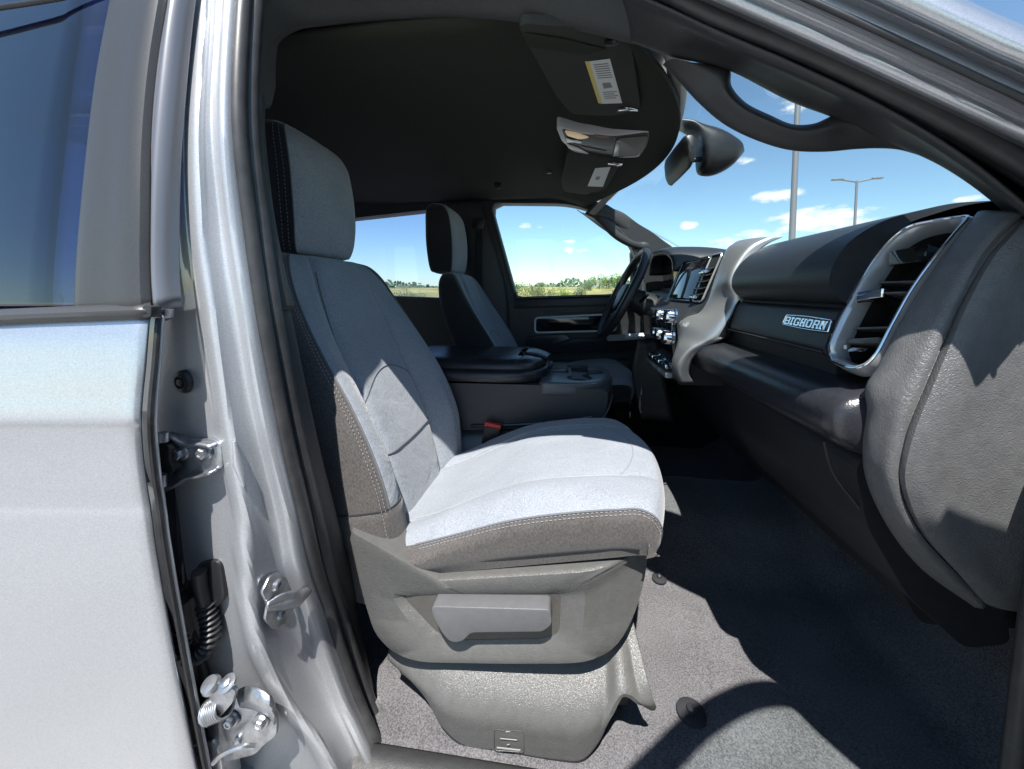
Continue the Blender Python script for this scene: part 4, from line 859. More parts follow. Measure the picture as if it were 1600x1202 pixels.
# shelf pad
def shelfround(y):
    d = max(0, y-1.17, .62-y); return 1 if d == 0 else max(.02, 1-(d/(.0345 if y < 1 else .055))**3.2)**.42
prof_sweep('shelf_pad', [(.50, .685), (.442, .680), (.400, .668), (.381, .645), (.386, .606), (.41, .588), (.46, .575), (.52, .575)], [.586, .588, .592, .598, .606, .62, .75, .9, 1.05, 1.17, 1.19, 1.205, 1.217, 1.224], VINYL, DB, fx=lambda y: -.01*(y-.6)/.6, r=.018, n=5, squash=shelfround)
# lower covers
prof_sweep('lower_glove_box', [(.452, .575), (.44, .55), (.462, .46), (.52, .36), (.60, .285), (.66, .30), (.60, .56)], [.63, .7, .9, 1.1], TRIMD, DB, r=.015)
tube('cover_shut_line', [P(1288, 690, .64), P(1300, 735, .64), P(1340, 790, .64), P(1390, 855, .64), P(1432, 905, .64)], .0022, APPL, DB, n=16, seg=6)
prof_sweep('lower_dash', [(.47, .575), (.47, .5), (.55, .38), (.66, .30), (.9, .30), (.9, .6)], [1.12, 1.3, 1.7, 2.05], TRIMD, DB, r=.02)
# end ribbon, groove strip, end panel
L1 = [P(*q) for q in ((1535, 331, 0.590), (1524, 345, 0.585), (1486, 392, 0.582), (1440, 462, 0.580), (1405, 520, 0.580), (1376, 578, 0.580), (1358, 606, 0.583), (1360, 640, 0.582), (1354, 690, 0.582), (1356, 740, 0.582), (1384, 810, 0.585), (1440, 885, 0.590), (1524, 945, 0.595))]
R1 = [P(*q) for q in ((1592, 334, 0.548), (1570, 352, 0.546), (1530, 398, 0.544), (1492, 470, 0.542), (1462, 540, 0.541), (1434, 606, 0.540), (1414, 656, 0.540), (1402, 700, 0.541), (1396, 742, 0.543), (1404, 780, 0.546), (1430, 832, 0.550), (1480, 888, 0.558), (1534, 943, 0.568))]
R2 = [P(*q) for q in ((1606, 342, 0.544), (1592, 358, 0.541), (1556, 396, 0.539), (1512, 470, 0.537), (1480, 542, 0.536), (1452, 608, 0.535), (1430, 660, 0.535), (1416, 704, 0.536), (1410, 744, 0.538), (1420, 786, 0.541), (1448, 838, 0.546), (1494, 890, 0.555), (1538, 940, 0.568))]
n = 50; l1, r1, r2 = cr(L1, n), cr(R1, n), cr(R2, n)
patch('end_ribbon', [[a+Vector((.03, .02, 0)), a+Vector((.002, .006, 0)), a.lerp(b, .10)+Vector((-.004, -.003, 0)), a.lerp(b, .5)+Vector((-.005, -.005, 0)), a.lerp(b, .85)+Vector((-.003, -.006, 0)), b+Vector((.001, -.002, 0)), b+Vector((.008, .010, 0))] for a, b in zip(l1, r1)], DASHG, DB, nu=24, nv=90, solid=.004)
patch('end_groove', [[a+Vector((.006, .007, 0)), a.lerp(b, .5)+Vector((.005, .005, 0)), b+Vector((.006, .007, 0))] for a, b in zip(r1, r2)], DASHG, DB, nu=6, nv=70, solid=.003)
rows = []
for k, b in enumerate(r2):
    far = Vector((max(b.x+.10, .98), .522, b.z+(.06 if k < 8 else 0)))
    rows.append([b+Vector((.004, .010, 0)), b+Vector((.0, -.002, 0)), b.lerp(far, .03)+Vector((0, -.008, 0)), b.lerp(far, .10)+Vector((0, -.006, 0)), b.lerp(far, .5)+Vector((0, -.001, 0)), far])
patch('end_panel', rows, DASHG, DB, nu=40, nv=80, solid=.004)
# passenger side vent: bezel, barrel, slats, sliders
vl = [(1299, 556, .692), (1297, 544, .694), (1308, 512, .698), (1336, 460, .70), (1370, 404, .70), (1396, 374, .695), (1424, 355, .685), (1460, 347, .66), (1500, 341, .635)]
vr = [(1521, 344, 0.595), (1504, 362, 0.594), (1474, 398, 0.593), (1434, 452, 0.592), (1400, 512, 0.592), (1374, 560, 0.592), (1360, 574, 0.598), (1345, 580, 0.610), (1322, 577, 0.643), (1305, 569, 0.663)]
ol = cr([P(*q) for q in vl+vr], 120, True)
def inner(u, v, Y): return (u, v, Y)
il_ = [(1320, 556, .680), (1317, 546, .682), (1328, 516, .685), (1354, 464, .687), (1388, 409, .687), (1412, 380, .682), (1436, 366, .672), (1464, 358, .655), (1484, 356, .640)]
ir_ = [(1490, 358, 0.608), (1482, 372, 0.606), (1452, 408, 0.605), (1414, 462, 0.605), (1382, 520, 0.605), (1362, 556, 0.605), (1354, 563, 0.610), (1345, 566, 0.618), (1332, 564, 0.638), (1324, 561, 0.652)]
il = cr([P(*q) for q in il_+ir_], 120, True)
nb = Vector((-.8, -.25, .45)).normalized()
bz = ring('vent_bezel', [[p-nb*.018 for p in ol], [p+nb*.002 for p in ol], [p.lerp(q, .14)+nb*.006 for p, q in zip(ol, il)], [p.lerp(q, .45)+nb*.006 for p, q in zip(ol, il)], [p.lerp(q, .6)+nb*.003 for p, q in zip(ol, il)], [p.lerp(q, .85)-nb*.004 for p, q in zip(ol, il)], [q-nb*.012 for q in il], [q-nb*.02 for q in il]], SATIN, DB, cap=False)
cen = sum(il, Vector())/len(il)
tube('bezel_bright_edge', [p.lerp(q, .14)+nb*.0065 for p, q in zip(ol, il)]+[ol[0].lerp(il[0], .14)+nb*.0065], .0016, CHROME, bz, seg=6)
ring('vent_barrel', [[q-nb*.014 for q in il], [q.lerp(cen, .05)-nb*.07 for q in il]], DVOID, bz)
def slat(v, uL, uR, th, mt, name='vent_slat', dep=.03, yl=.684, yr=.606, dv=0, back=.012):
    a, b = P(uL, v, yl), P(uR, v+dv, yr); w_ = Vector((.9, .1, -.25)).normalized()*dep
    return slab(name, [a-nb*back, b-nb*back, b-nb*back+w_, a-nb*back+w_], (0, 0, th), mt, bz, min(.0012, th*.3))
slat(414, 1386, 1446, .022, PIANO, 'vent_crossbar', .02, dv=-8, back=.002)
for v, a, b in ((440, 1369, 1430), (457, 1359, 1418), (512, 1329, 1386), (532, 1322, 1374)): slat(v, a, b, .0030, SLAT, dv=-2, back=.006)
slat(536, 1321, 1370, .008, SLAT, dv=-2, back=.003)
for z_, k in ((0, 0),):
    for uu in (1424, 1446, 1468): tube('vent_vane', [P(uu-14, 398, .66)-nb*.03, P(uu+8, 366, .655)-nb*.03], .0018, BLACK, bz, seg=6)
kn = slab('vent_slider', rounded([P(1345, 476, .676)+nb*.012, P(1388, 470, .640)+nb*.012, P(1398, 466, .640)-nb*.012, P(1362, 467, .676)-nb*.016], .004), (0, 0, .013), CHROME, bz, .003, 3)
slab('slider_grip', [P(1349, 480, .672)+nb*.0135, P(1374, 478, .650)+nb*.0135, P(1374, 475, .650)+nb*.0135, P(1349, 476.5, .672)+nb*.0135], (.001, 0, 0), BLACK, bz, 0)
slab('vent_wheel', rounded([P(1326, 551, .672)+nb*.004, P(1352, 552, .642)+nb*.004, P(1354, 543, .642)-nb*.002, P(1328, 542, .672)-nb*.002], .003), (.004, 0, 0), CHROME, bz, .002)
slab('vent_icon', [P(1319, 546, .681)+nb*.001, P(1323, 546, .678)+nb*.001, P(1323, 540, .678)+nb*.001, P(1319, 540, .681)+nb*.001], (.001, 0, 0), WHITE, bz, 0)
# badge with raised letters
A, B, C2, D2 = P(1224, 502, .83), P(1304, 514, .70), P(1306, 497, .70), P(1228, 488, .83)
gface = lambda z, y: .4285+(z-.722)*.285+gx(y)-.0045
def GP(y, z, d=0): return Vector((gface(z, y)-d, y, z))
by0, by1, bz0, bz1 = .834, .692, .7515, .7735         # badge spans from the inner to the outer end
def bp(s, t, d=0): return GP(by0+(by1-by0)*s, bz0+(bz1-bz0)*t, d)
badge = slab('badge', rounded([bp(0, .10), bp(.5, -.04), bp(1, .04), bp(1.0, .92), bp(.985, .96), bp(.5, 1.06), bp(.03, .97)], [.003, .05, .003, .002, .003, .05, .003], 4), (.003, 0, 0), mat('badge dark field', (.02, .022, .028), .3), DB, .0006)
badge['label'] = 'metal nameplate reading BIGHORN'
fr = rounded([bp(.004, .12, .001), bp(.5, -.02, .001), bp(.996, .06, .001), bp(.99, .94, .001), bp(.5, 1.04, .001), bp(.03, .95, .001)], [.003, .05, .003, .003, .05, .003], 5)
tube('badge_rim', fr+[fr[0]], .0011, CHROME, badge, seg=6)
E_ = .26  # stroke width as a share of the letter width
LET = {'B': [(0, 0, .26, 1), (0, 0, .9, .17), (0, .42, .85, .58), (0, .83, .9, 1), (.72, .08, 1, .48), (.70, .52, .96, .92)],
       'I': [(.30, 0, .70, 1), (.02, 0, .98, .2), (.02, .8, .98, 1)],
       'G': [(0, .1, .27, .9), (.1, 0, .92, .18), (.1, .82, .95, 1), (.72, .08, 1, .5), (.5, .36, 1, .52), (.74, .66, .98, .92)],
       'H': [(.08, 0, .36, 1), (.64, 0, .92, 1), (.2, .4, .8, .6), (0, 0, .44, .16), (.56, 0, 1, .16), (0, .84, .44, 1), (.56, .84, 1, 1)],
       'O': [(0, .12, .27, .88), (.73, .12, 1, .88), (.1, 0, .9, .18), (.1, .82, .9, 1)],
       'R': [(.06, 0, .33, 1), (0, 0, .42, .16), (.06, .83, .88, 1), (.06, .40, .85, .56), (.70, .48, .97, .92), (.60, 0, .86, .46), (.60, 0, 1, .16)],
       'N': [(.06, 0, .32, 1), (.68, 0, .94, 1), (0, .84, .34, 1), (.6, .84, 1, 1), (0, 0, .4, .16), 'diag']}
x = .055; lw = .118
for ch in 'BIGHORN':
    w_ = lw*.62 if ch == 'I' else lw; vs_, fs = [], []
    for s in LET[ch]:
        q = [(.10, 1), (.40, 1), (.92, 0), (.62, 0)] if s == 'diag' else [(s[0], s[1]), (s[2], s[1]), (s[2], s[3]), (s[0], s[3])]
        k = len(vs_)
        for d in (.0006, .0030 if s != 'diag' else .0028): vs_ += [bp(x+w_*a+.012*b, .17+.66*b, d-.0002*LET[ch].index(s)) for a, b in q]
        fs += [tuple(k+i for i in f) for f in ((0, 1, 2, 3), (7, 6, 5, 4), (0, 4, 5, 1), (1, 5, 6, 2), (2, 6, 7, 3), (3, 7, 4, 0))]
    obj('letter', vs_, fs, CHROME, badge, smooth=False); x += w_+.018
# ---- centre stack
SLt = [P(*q) for q in ((1150, 379, 1.19), (1138, 388, 1.19), (1132, 400, 1.185), (1118, 436, 1.18), (1106, 472, 1.175), (1092, 490, 1.175), (1074, 496, 1.185), (1064, 503, 1.19), (1062, 525, 1.19), (1056, 548, 1.19), (1051, 566, 1.19), (1052, 582, 1.19), (1062, 596, 1.19))]
SRt = [P(*q) for q in ((1203, 371, 1.105), (1178, 383, 1.105), (1157, 404, 1.105), (1141, 440, 1.10), (1152, 466, 1.10), (1134, 500, 1.10), (1116, 526, 1.105), (1096, 536, 1.12), (1078, 545, 1.13), (1067, 556, 1.14), (1060, 570, 1.15), (1059, 583, 1.16), (1067, 597, 1.17))]
a_, b_ = cr(SLt, 60), cr(SRt, 60)
st_ = patch('centre_stack_trim', [[p+Vector((.03, .012, 0)), p, p.lerp(q, .15)+Vector((-.004, -.002, .002)), p.lerp(q, .6)+Vector((-.004, -.004, .002)), q, q+Vector((.03, -.002, 0))] for p, q in zip(a_, b_)], mat('satin silver stack trim', (.42, .42, .425), .36, .75), DB, nu=24, nv=90, solid=.003)
tube('stack_edge', a_[2:], .0024, CHROME, st_, seg=6)
# face of the stack: upper screen and vent panel, ledge, lower panel with knobs
fu0, fu1 = (.470, .938), (.412, .785)
prof_sweep('stack_face', [fu0, fu1, (.335, .742), (.345, .60), (.34, .54), (.50, .54), (.55, .93)], [1.192, 1.3, 1.62], TRIMD, DB, r=.012)
def FP(y, t, d=0):
    return Vector((fu0[0]+(fu1[0]-fu0[0])*t-d, y, fu0[1]+(fu1[1]-fu0[1])*t-d*.35))
sc = slab('touch_screen', rounded([FP(1.30, .05, .004), FP(1.555, .05, .004), FP(1.555, .92, .004), FP(1.30, .92, .004)], .008), (-.006, 0, -.002), SCREEN, DB, .002)
fr = rounded([FP(1.295, .03, .011), FP(1.56, .03, .011), FP(1.56, .95, .011), FP(1.295, .95, .011)], .008); tube('screen_rim', fr+[fr[0]], .003, PIANO, sc, seg=6)
vb = rounded([FP(1.198, .03, .004), FP(1.278, .03, .004), FP(1.278, .97, .004), FP(1.198, .97, .004)], .014)
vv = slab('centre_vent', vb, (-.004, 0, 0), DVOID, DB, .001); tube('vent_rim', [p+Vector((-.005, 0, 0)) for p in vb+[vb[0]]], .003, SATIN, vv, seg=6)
for t in (.3, .42, .54, .68, .8): slab('vent_slat', [FP(1.205, t, .009), FP(1.271, t, .009), FP(1.271, t, .028), FP(1.205, t, .028)], (0, 0, .003), BLACK, vv, .0006)
for t, c1, c2 in ((.36, 1.215, 1.262), (.86, 1.22, 1.255)): slab('vent_slider', [FP(c1, t, .012), FP(c2, t, .012), FP(c2, t, .034), FP(c1, t, .034)], (0, 0, .010), CHROME, vv, .003)
box('stack_panel', (.333, 1.40, .655), (.014, .40, .15), PIANO, DB, .004, rot=Matrix.Rotation(R(-5), 3, 'Y'))
for (u, v, r) in ((1036, 492, .018), (1052, 495, .021), (1030, 520, .016), (1036, 523, .018), (1048, 528, .022)):
    c0 = PX(u, v, .322); lathe('knob', [(r*1.1, 0), (r*1.1, .006), (r, .008), (r*.96, .026), (r*.85, .030), (r*.3, .030), (.0005, .029)], c0+Vector((.006, 0, 0)), (-1, 0, .08), CHROME, DB, 28)
for k in range(6): box('toggle_switch', (.325, 1.25+.045*k, .585), (.02, .034, .012), CHROME if k % 2 == 0 else PIANO, DB, .003)
box('lower_tray', (.335, 1.40, .555), (.03, .30, .02), SATIN, DB, .005)
patch('stack_leg', [[Vector((.30, 1.60, .62)), Vector((.34, 1.60, .62)), Vector((.40, 1.58, .62))], [Vector((.28, 1.60, .5)), Vector((.32, 1.60, .5)), Vector((.40, 1.58, .5))], [Vector((.32, 1.60, .30)), Vector((.36, 1.6, .30)), Vector((.44, 1.58, .3))]], TRIM, DB, nu=8, nv=12, solid=.01)
# instrument hood and column, driver end
rows = []
for x, h in ((.40, .985), (.42, .995), (.5, 1.0), (.62, .99), (.72, .965)):
    rows.append([Vector((x+.03*abs(k)/.2, 1.82+k, (.90+(h-.90)*math.sqrt(max(0, 1-(k/.215)**4))))) for k in (-.215, -.2, -.15, -.08, 0, .08, .15, .2, .215)])
patch('instrument_hood', rows, PADB, DB, nu=30, nv=16, solid=.02)
slab('instrument_face', [Vector((.50, 1.64, .80)), Vector((.50, 2.0, .80)), Vector((.48, 2.0, .97)), Vector((.48, 1.64, .97))], (.02, 0, 0), PIANO, DB, .004)
prof_sweep('driver_lower_panel', [(.44, .82), (.40, .76), (.40, .66), (.45, .56), (.52, .56), (.52, .82)], [1.62, 1.7, 2.06], TRIM, DB, r=.02)
# ---- steering wheel
SW = thing('steering_wheel', 'black leather steering wheel in front of the driver seat', 'steering wheel', (.276, 1.82, .81))
ctr_ = Vector((.270, 1.82, .808)); nrm_ = Vector((-math.cos(R(26)), 0, math.sin(R(26)))); upv = Vector((math.sin(R(26)), 0, math.cos(R(26)))); rv = Vector((0, 1, 0)); rad = .215
loop = [ctr_+(upv*math.cos(q)+rv*math.sin(q))*rad for q in [2*math.pi*k/72 for k in range(72)]]
vs_, fs = [], []
for k, p in enumerate(loop):
    o_ = (p-ctr_).normalized(); th = .0185 if (k % 36 in range(5, 32)) else .0165
    for j in range(14): q = 2*math.pi*j/14; vs_.append(p+o_*math.cos(q)*th*.85+nrm_*math.sin(q)*th)
for k in range(72):
    for j in range(14): a, b = k*14+j, k*14+(j+1) % 14; a2, b2 = ((k+1) % 72)*14+j, ((k+1) % 72)*14+(j+1) % 14; fs.append((a, b, b2, a2))
obj('wheel_rim', vs_, fs, leather('wheel leather', (.02, .021, .026), .4, 260, .3, .0007), SW)
hub = rounded([ctr_+rv*x+upv*y+nrm_*.01 for x, y in ((-.08, .05), (.08, .05), (.085, -.03), (.05, -.085), (-.05, -.085), (-.085, -.03))], .03, 5)
slab('wheel_hub', hub, nrm_*-.05, TRIMD, SW, .015, 3)
for q in (88, -88, 205, 155):
    d = upv*math.cos(R(q))+rv*math.sin(R(q)); a = ctr_+d*.06-nrm_*.015; b = ctr_+d*.205
    t_ = d.cross(nrm_); slab('wheel_spoke', [a-t_*.03, a+t_*.03, b+t_*.02, b-t_*.02], nrm_*-.015, TRIMD if abs(q) > 100 else SATIN, SW, .004)
tube('steering_column', [ctr_-nrm_*.03, ctr_-nrm_*.12, ctr_-nrm_*.30], [.045, .06, .07], TRIMD, SW, seg=20)
for s in (-1, 1): tube('column_stalk', [ctr_-nrm_*.08+rv*s*.05, ctr_-nrm_*.07+rv*s*.17+upv*.03], [.008, .006], BLACK, SW, seg=8)

# ============================================================ overhead: visors, console, mirror
def visor(name, label, outline, zf, cat='sun visor'):
    o = thing(name, label, cat, zf(*outline[0]), 'sun visors'); pts = [zf(u, v) for u, v in outline]
    pan = slab('visor_panel', rounded(pts, .025, 5), (0, 0, .018), mat('visor cloth', (.05, .051, .046), .9, bump=(600, .3, .0006), var=(300, .15), spec=.2), o, .006, 3); return o
zp = lambda u, v, d=0: PZ(u, v, 1.262+.02*max(0, (v-60)/120)-d)
v1 = visor('sun_visor', 'dark passenger sun visor with white and yellow warning sticker', [(806, 36), (900, 42), (986, 62), (1001, 172), (960, 182), (893, 180), (868, 150)], zp)
slab('warning_sticker', [zp(921, 96, .001), zp(953, 92, .001), zp(972, 161, .001), zp(941, 162, .001)], (0, 0, -.0006), WHITE, v1, 0)
slab('sticker_band', [zp(914, 96, .0012), zp(921, 96, .0012), zp(941, 162, .0012), zp(935, 161, .0012)], (0, 0, -.0006), YELLOW, v1, 0)
for k in range(7):
    t0 = .07+k*.055; a, b = (924, 99), (951, 96)
    f = lambda s, t: zp(923+28*s+20*t, 97-3*s+62*t+1.5*s*t, .0022)
    slab('print_line', [f(.1, t0), f(.92, t0), f(.92, t0+.022), f(.1, t0+.022)], (0, 0, -.0003), INK, v1, 0)
for k in range(4):
    t0 = .76+k*.05; slab('print_line', [f(.12, t0), f(.9-.15*(k % 2), t0), f(.9-.15*(k % 2), t0+.02), f(.12, t0+.02)], (0, 0, -.0003), INK, v1, 0)
slab('print_symbol', [f(.25, .54), f(.7, .54), f(.75, .66), f(.25, .68)], (0, 0, -.0003), INK, v1, 0)
tube('visor_pivot', [zp(948, 66, .004), zp(962, 64, .012), zp(968, 56, .004)], .006, BLACK, v1, n=8)
slab('visor_recess', rounded([zp(818, 50, .001), zp(880, 60, .001), zp(950, 76, .001), zp(918, 84, .001), zp(824, 72, .001)], .01), (0, 0, -.002), HEADL, v1, .001)
patch('visor_hook', [[zp(966, 170, .003), zp(980, 168, .010), zp(998, 171, .003)], [zp(964, 175, .003), zp(980, 173, .012), zp(999, 174, .003)]], CHROME, v1, nu=10, nv=3, solid=.002)
zd = lambda u, v, d=0: PZ(u, v, 1.283-d)
v2 = visor('sun_visor', 'small looking driver sun visor with plain white sticker', [(886, 238), (978, 252), (968, 258), (944, 302), (926, 300), (918, 305), (882, 300), (876, 284)], zd)
slab('warning_sticker', [zd(930, 263, .001), zd(954, 261, .001), zd(942, 292, .001), zd(918, 291, .001)], (0, 0, -.0006), WHITE, v2, 0)
slab('print_symbol', [zd(932, 276, .002), zd(938, 276, .002), zd(936, 281, .002), zd(930, 281, .002)], (0, 0, -.0004), INK, v2, 0)
patch('visor_hook', [[zd(950, 254, .003), zd(960, 255, .010), zd(974, 256, .003)], [zd(950, 258, .003), zd(960, 259, .012), zd(972, 260, .003)]], CHROME, v2, nu=10, nv=3, solid=.002)
# overhead console
zo = lambda u, v, d=0: PZ(u, v, 1.292-d)
OC = thing('overhead_console', 'silver overhead console with two map lamps and storage door', 'overhead console', zo(945, 220))
oc = rounded([zo(868, 197), zo(905, 208), zo(960, 212), zo(1024, 204), zo(1018, 230), zo(1000, 246), (zo(950, 248)), zo(905, 240), zo(878, 222)], .025, 5)
base = slab('console_frame', oc, (0, 0, .03), INSERT, OC, .008, 3)
c0 = sum(oc, Vector())/len(oc)
slab('console_panel', [p.lerp(c0, .10)+Vector((0, 0, -.001)) for p in oc], (0, 0, .002), SHIELDD, OC, .001)
for pts in ([(882, 203), (902, 207), (922, 214), (905, 217), (886, 211)], [(884, 224), (905, 231), (921, 240), (900, 238), (888, 230)]):
    slab('map_lamp', rounded([zo(u, v, .002) for u, v in pts], .01), (0, 0, -.003), LAMPLIT if pts[0][1] < 210 else LAMPW, OC, .001)
slab('lamp_button', rounded([zo(884, 213, .002), zo(909, 219, .002), zo(908, 226, .002), zo(885, 221, .002)], .006), (0, 0, -.003), PIANO, OC, .001)
slab('warning_print', [zo(928, 210, .002), (zo(952, 213, .002)), zo(950, 216, .002), zo(932, 214, .002)], (0, 0, -.001), mat('dim red print', (.25, .05, .05), .5), OC, 0)
slab('slot', [zo(908, 228, .002), zo(948, 236, .002), zo(947, 238, .002), zo(908, 231, .002)], (0, 0, -.001), BLACK, OC, 0)
slab('storage_door', rounded([zo(966, 216, .002), zo(1012, 212, .002), zo(1004, 238, .002), zo(962, 244, .002)], .01), (0, 0, -.004), mat('warm grey plastic', (.17, .165, .15), .45), OC, .002)
tube('door_split', [zo(962, 214, .003), zo(957, 246, .003)], .0018, BLACK, OC, seg=6)
slab('door_grip', [zo(963, 220, .004), zo(970, 219, .004), (zo(966, 242, .004)), zo(958, 243, .004)], (0, 0, -.004), SATIN, OC, .001)
# headliner hollow between visor and console and small fittings
lathe('visor_stud', [(.012, 0), (.01, -.008), (.0005, -.010)], PZ(858, 268, 1.318), (0, 0, 1), CONS, hl_, 16)
lathe('coat_hook', [(.018, 0), (.014, -.016), (.0005, -.02)], PZ(778, 288, 1.29), (0, .4, 1), BLACK, hl_, 16)
# rear-view mirror with its sensor cover on the glass
RM = thing('rear_view_mirror', 'black rear view mirror hanging from a sensor cover on the windshield', 'mirror', P(1085, 230, YC))
rows = []
for t, (tp, bt, w_) in enumerate((((1046, 184), (1050, 197), .028), ((1062, 189), (1068, 203), .034), ((1076, 192), (1084, 212), .045), ((1098, 197), (1092, 250), .055), ((1120, 202), (1093, 272), .06), ((1140, 212), (1108, 275), .058), ((1154, 224), (1140, 262), .045), ((1160, 236), (1157, 244), .02))):
    a, b = P(*tp, YC), P(*bt, YC); m_ = (a+b)/2
    rows.append([a, a.lerp(b, .2)+Vector((0, -w_*.9, 0)), m_+Vector((0, -w_, 0)), a.lerp(b, .85)+Vector((0, -w_*.8, 0)), b, a.lerp(b, .85)+Vector((0, w_*.8, 0)), m_+Vector((0, w_, 0)), a.lerp(b, .2)+Vector((0, w_*.9, 0))])
patch('sensor_cover', rows, BLACK, RM, nu=32, nv=30, closed=True, cap=True)
tube('mirror_stem', [P(1100, 248, YC), P(1086, 250, YC), P(1076, 252, YC)], .008, BLACK, RM, seg=10)
mh = [P(1053, 232, YC), P(1062, 230, YC), P(1070, 238, YC), P(1071, 254, YC), P(1068, 268, YC), P(1062, 279, YC), P(1055, 268, YC), P(1052, 250, YC)]
mh = cr(mh, 30, True); cm = sum(mh, Vector())/30
loops = [[cm+(p-cm)*k+Vector((0, y, 0)) for p in mh] for y, k in ((-.13, .55), (-.125, .8), (-.10, .97), (0, 1), (.10, .97), (.125, .8), (.13, .55))]
ring('mirror_housing', [[cm+(p-cm)*.05+Vector((0, -.131, 0)) for p in mh]]+loops, BLACK, RM)

# ============================================================ outside: poles, field, trees, houses
STEEL = mat('galvanised grey steel', (.22, .22, .23), .5, .4)
def pole(u, D, top, arms, r, label):
    b = P(u, 455, D); o = thing('light_pole', label, 'light pole', (b.x, b.y, GZ), 'parking lot light poles')
    tube('mast', [Vector((b.x, b.y, GZ)), Vector((b.x, b.y, top))], [r, r*.75], STEEL, o, seg=12)
    box('footing', (b.x, b.y, GZ+.3), (.6, .6, .6), CONC, o, .03)
    for s in arms:
        e = Vector((b.x, b.y, top))+Vector((s*1.1, 0, .12)); tube('arm', [Vector((b.x, b.y, top-.1)), e], .06, STEEL, o, seg=8)
        box('lamp_head', e+Vector((s*.25, 0, .02)), (.75, .32, .1), STEEL, o, .03)
    return o
pole(1234, 14, 9.2, (-1, 1), .105, 'tall grey light pole nearest the windshield')
pole(1330, 33, 9.2, (-1, 1), .11, 'light pole with two lamp arms to the right of the nearest pole')
pole(1343, 78, 10.6, (-1, 1), .10, 'small distant light pole with two lamp arms')
pole(1372, 80, 10.9, (-1, 1), .09, 'smallest distant light pole just above the dashboard')
# field rising behind the parking lot
GRASS = mat('dry pasture grass', (.20, .19, .07), .95, var=(.05, .35), tint=(.34, .29, .10))
rows = []
for y, z in ((44, GZ-.02), (70, GZ+.1), (110, .9), (160, 2.0), (220, 2.4), (300, 2.9), (420, 3.3)):
    rows.append([Vector((x, y, z+.5*math.sin(x*.021+y*.01)*(y > 100))) for x in range(-700, 701, 50)])
fl = patch('field', rows, GRASS, None, nu=80, nv=30); fl['kind'] = 'structure'
LEAF = [mat('leaf %d' % i, c, .7, var=(.8, .35)) for i, c in enumerate(((.07, .115, .03), (.12, .19, .03), (.05, .085, .035)))]
BARK = mat('grey brown bark', (.10, .08, .06), .9, var=(4, .3))
def tree(u, vb, D, hgt, wid, k, label, seed):
    rnd = random.Random(seed); b = P(u, vb, D); o = thing('tree', label, 'tree', b, 'trees beyond the lot')
    tube('trunk', [b-Vector((0, 0, .4)), b+Vector((.1, 0, hgt*.35)), b+Vector((0, .1, hgt*.7))], [hgt*.035, hgt*.025, hgt*.01], BARK, o, n=8, seg=7)
    vs_, fs = [], []; cl = []
    for i in range(rnd.randint(9, 13)):
        q = rnd.uniform(0, 6.28); rr = wid*.5*math.sqrt(rnd.random())*.8; cl.append((Vector((math.cos(q)*rr, math.sin(q)*rr, hgt*rnd.uniform(.35, .86)-rr*.3)), wid*rnd.uniform(.16, .28)))
    for c_, r in cl:
        for j in range(95):
            d = Vector((rnd.gauss(0, 1), rnd.gauss(0, 1), rnd.gauss(0, .8))).normalized()*r*rnd.uniform(.55, 1.05); p = b+c_+d
            a = Vector((rnd.uniform(-1, 1), rnd.uniform(-1, 1), rnd.uniform(-1, 1))).normalized(); e = a.orthogonal().normalized(); s = hgt*.035*rnd.uniform(.6, 1.3)
            n_ = len(vs_); vs_ += [p-a*s, p+e*s*.6, p+a*s, p-e*s*.6]; fs.append((n_, n_+1, n_+2, n_+3))
    obj('crown', vs_, fs, LEAF[k], o, smooth=False)
TR = [(808, 468, 62, 3.1, 4.2, 0, 'pale green rounded tree at the rear edge of the driver window'), (832, 468, 64, 3.0, 4.0, 0, 'second tree from the rear edge of the driver window'), (856, 469, 66, 2.7, 4.2, 0, 'broad low tree at the middle left of the driver window'), (880, 468, 70, 2.5, 3.4, 1, 'small bright tree left of the white house'), (908, 466, 80, 2.6, 3.6, 2, 'dark small tree above the white house'),
      (921, 460, 100, 4.0, 4.6, 0, 'tree just left of the twin field trees'), (936, 456, 110, 4.8, 6.0, 1, 'left one of two bushy trees on the field'), (950, 455, 112, 4.2, 4.6, 0, 'right one of two bushy trees on the field'), (968, 455, 80, 4.4, 3.8, 1, 'tall bright green tree nearest the steering wheel'), (957, 455, 86, 1.9, 2.4, 0, 'low bush at the foot of the tall bright tree'), (986, 456, 85, 3.4, 4.2, 2, 'tree seen beside the outside mirror'),
      (632, 472, 60, 2.2, 5.0, 2, 'dark tree seen through the rear side window'), (646, 472, 64, 2.0, 4.4, 2, 'low dark tree beside the driver headrest')]
for i, a in enumerate(TR): tree(*a, 40+i)
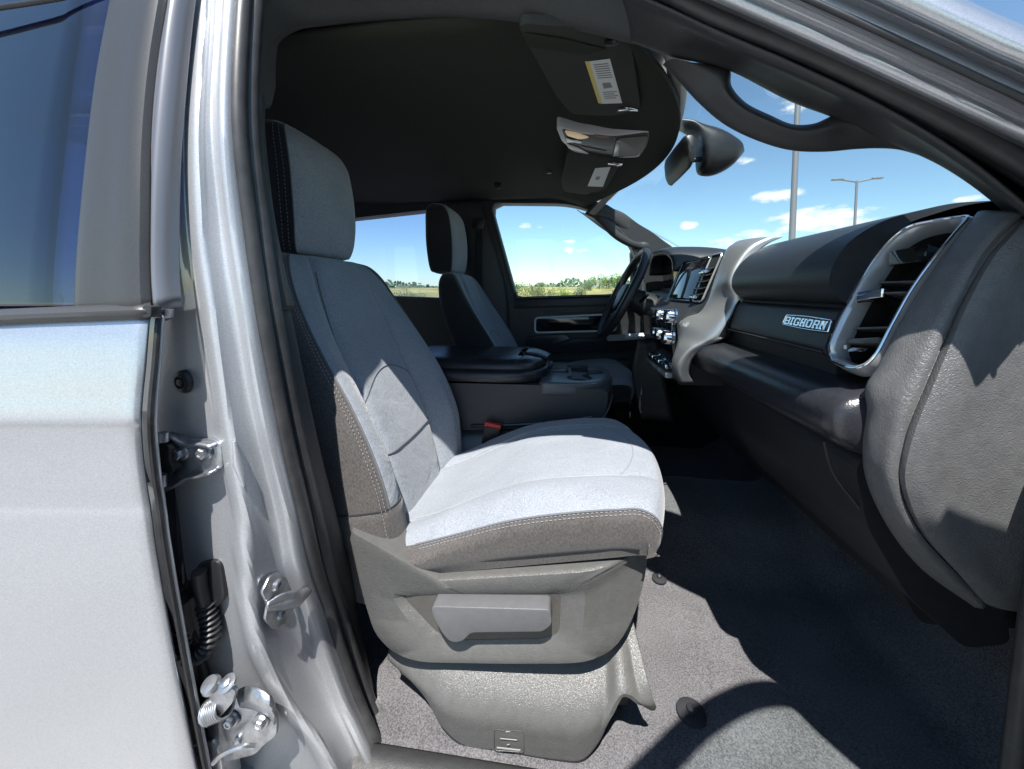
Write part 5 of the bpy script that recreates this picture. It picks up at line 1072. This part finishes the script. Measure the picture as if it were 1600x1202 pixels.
def house(u, vb, D, w_, h, label, wallc):
    b = P(u, vb, D); o = thing('house', label, 'house', b, 'houses across the field')
    box('wall', b+Vector((0, 0, h/2)), (w_, w_*.6, h), mat('siding', wallc, .8), o, .02)
    a = [b+Vector((-w_*.54, -w_*.34, h)), b+Vector((-w_*.54, w_*.34, h)), b+Vector((-w_*.54, 0, h*1.55))]
    slab('roof', a, (w_*1.08, 0, 0), mat('shingle', (.20, .19, .19), .8), o, 0)
    for s in (-.25, .25): box('window', b+Vector((w_*s, -w_*.3-.03, h*.55)), (w_*.14, .06, h*.35), DVOID, o, 0)
house(893, 464, 112, 5, 1.5, 'white house low in the driver window', (.75, .75, .74)); house(926, 459, 150, 7, 2.0, 'pale house right of the white house', (.6, .6, .6))
house(944, 449, 210, 8, 2.6, 'far pale house behind the field trees', (.7, .7, .68)); house(822, 459, 190, 8, 2.4, 'far grey house behind the left trees', (.5, .5, .5))
# far wooded ridge
rnd = random.Random(3); vs_, fs = [], []
for i in range(5200):
    x = rnd.uniform(-900, 900); y = 520+rnd.uniform(-40, 60)
    hgt = 9+5*math.sin(x*.013)+3*math.sin(x*.05+1)+2*math.sin(x*.17); p = Vector((x, y, 3+rnd.random()*hgt)); s = rnd.uniform(2, 4)
    a = Vector((rnd.uniform(-1, 1), rnd.uniform(-.6, .6), rnd.uniform(-1, 1))).normalized(); e = a.orthogonal().normalized(); n_ = len(vs_)
    vs_ += [p-a*s, p+e*s*.7, p+a*s, p-e*s*.7]; fs.append((n_, n_+1, n_+2, n_+3))
far = obj('far_wood', vs_, fs, mat('distant leaf', (.09, .13, .08), .9, var=(.05, .3)), None, smooth=False); far['kind'] = 'stuff'; far['label'] = 'distant wooded ridge on the horizon'; far['category'] = 'woodland'
patch('hill', [[Vector((x, 430, 3.8)) for x in range(-1400, 1401, 200)], [Vector((x, 560, 7)) for x in range(-1400, 1401, 200)], [Vector((x, 900, 12+4*math.sin(x*.004))) for x in range(-1400, 1401, 200)]], mat('far meadow', (.12, .15, .06), .95, var=(.02, .3)), None, nu=40, nv=12)['kind'] = 'structure'
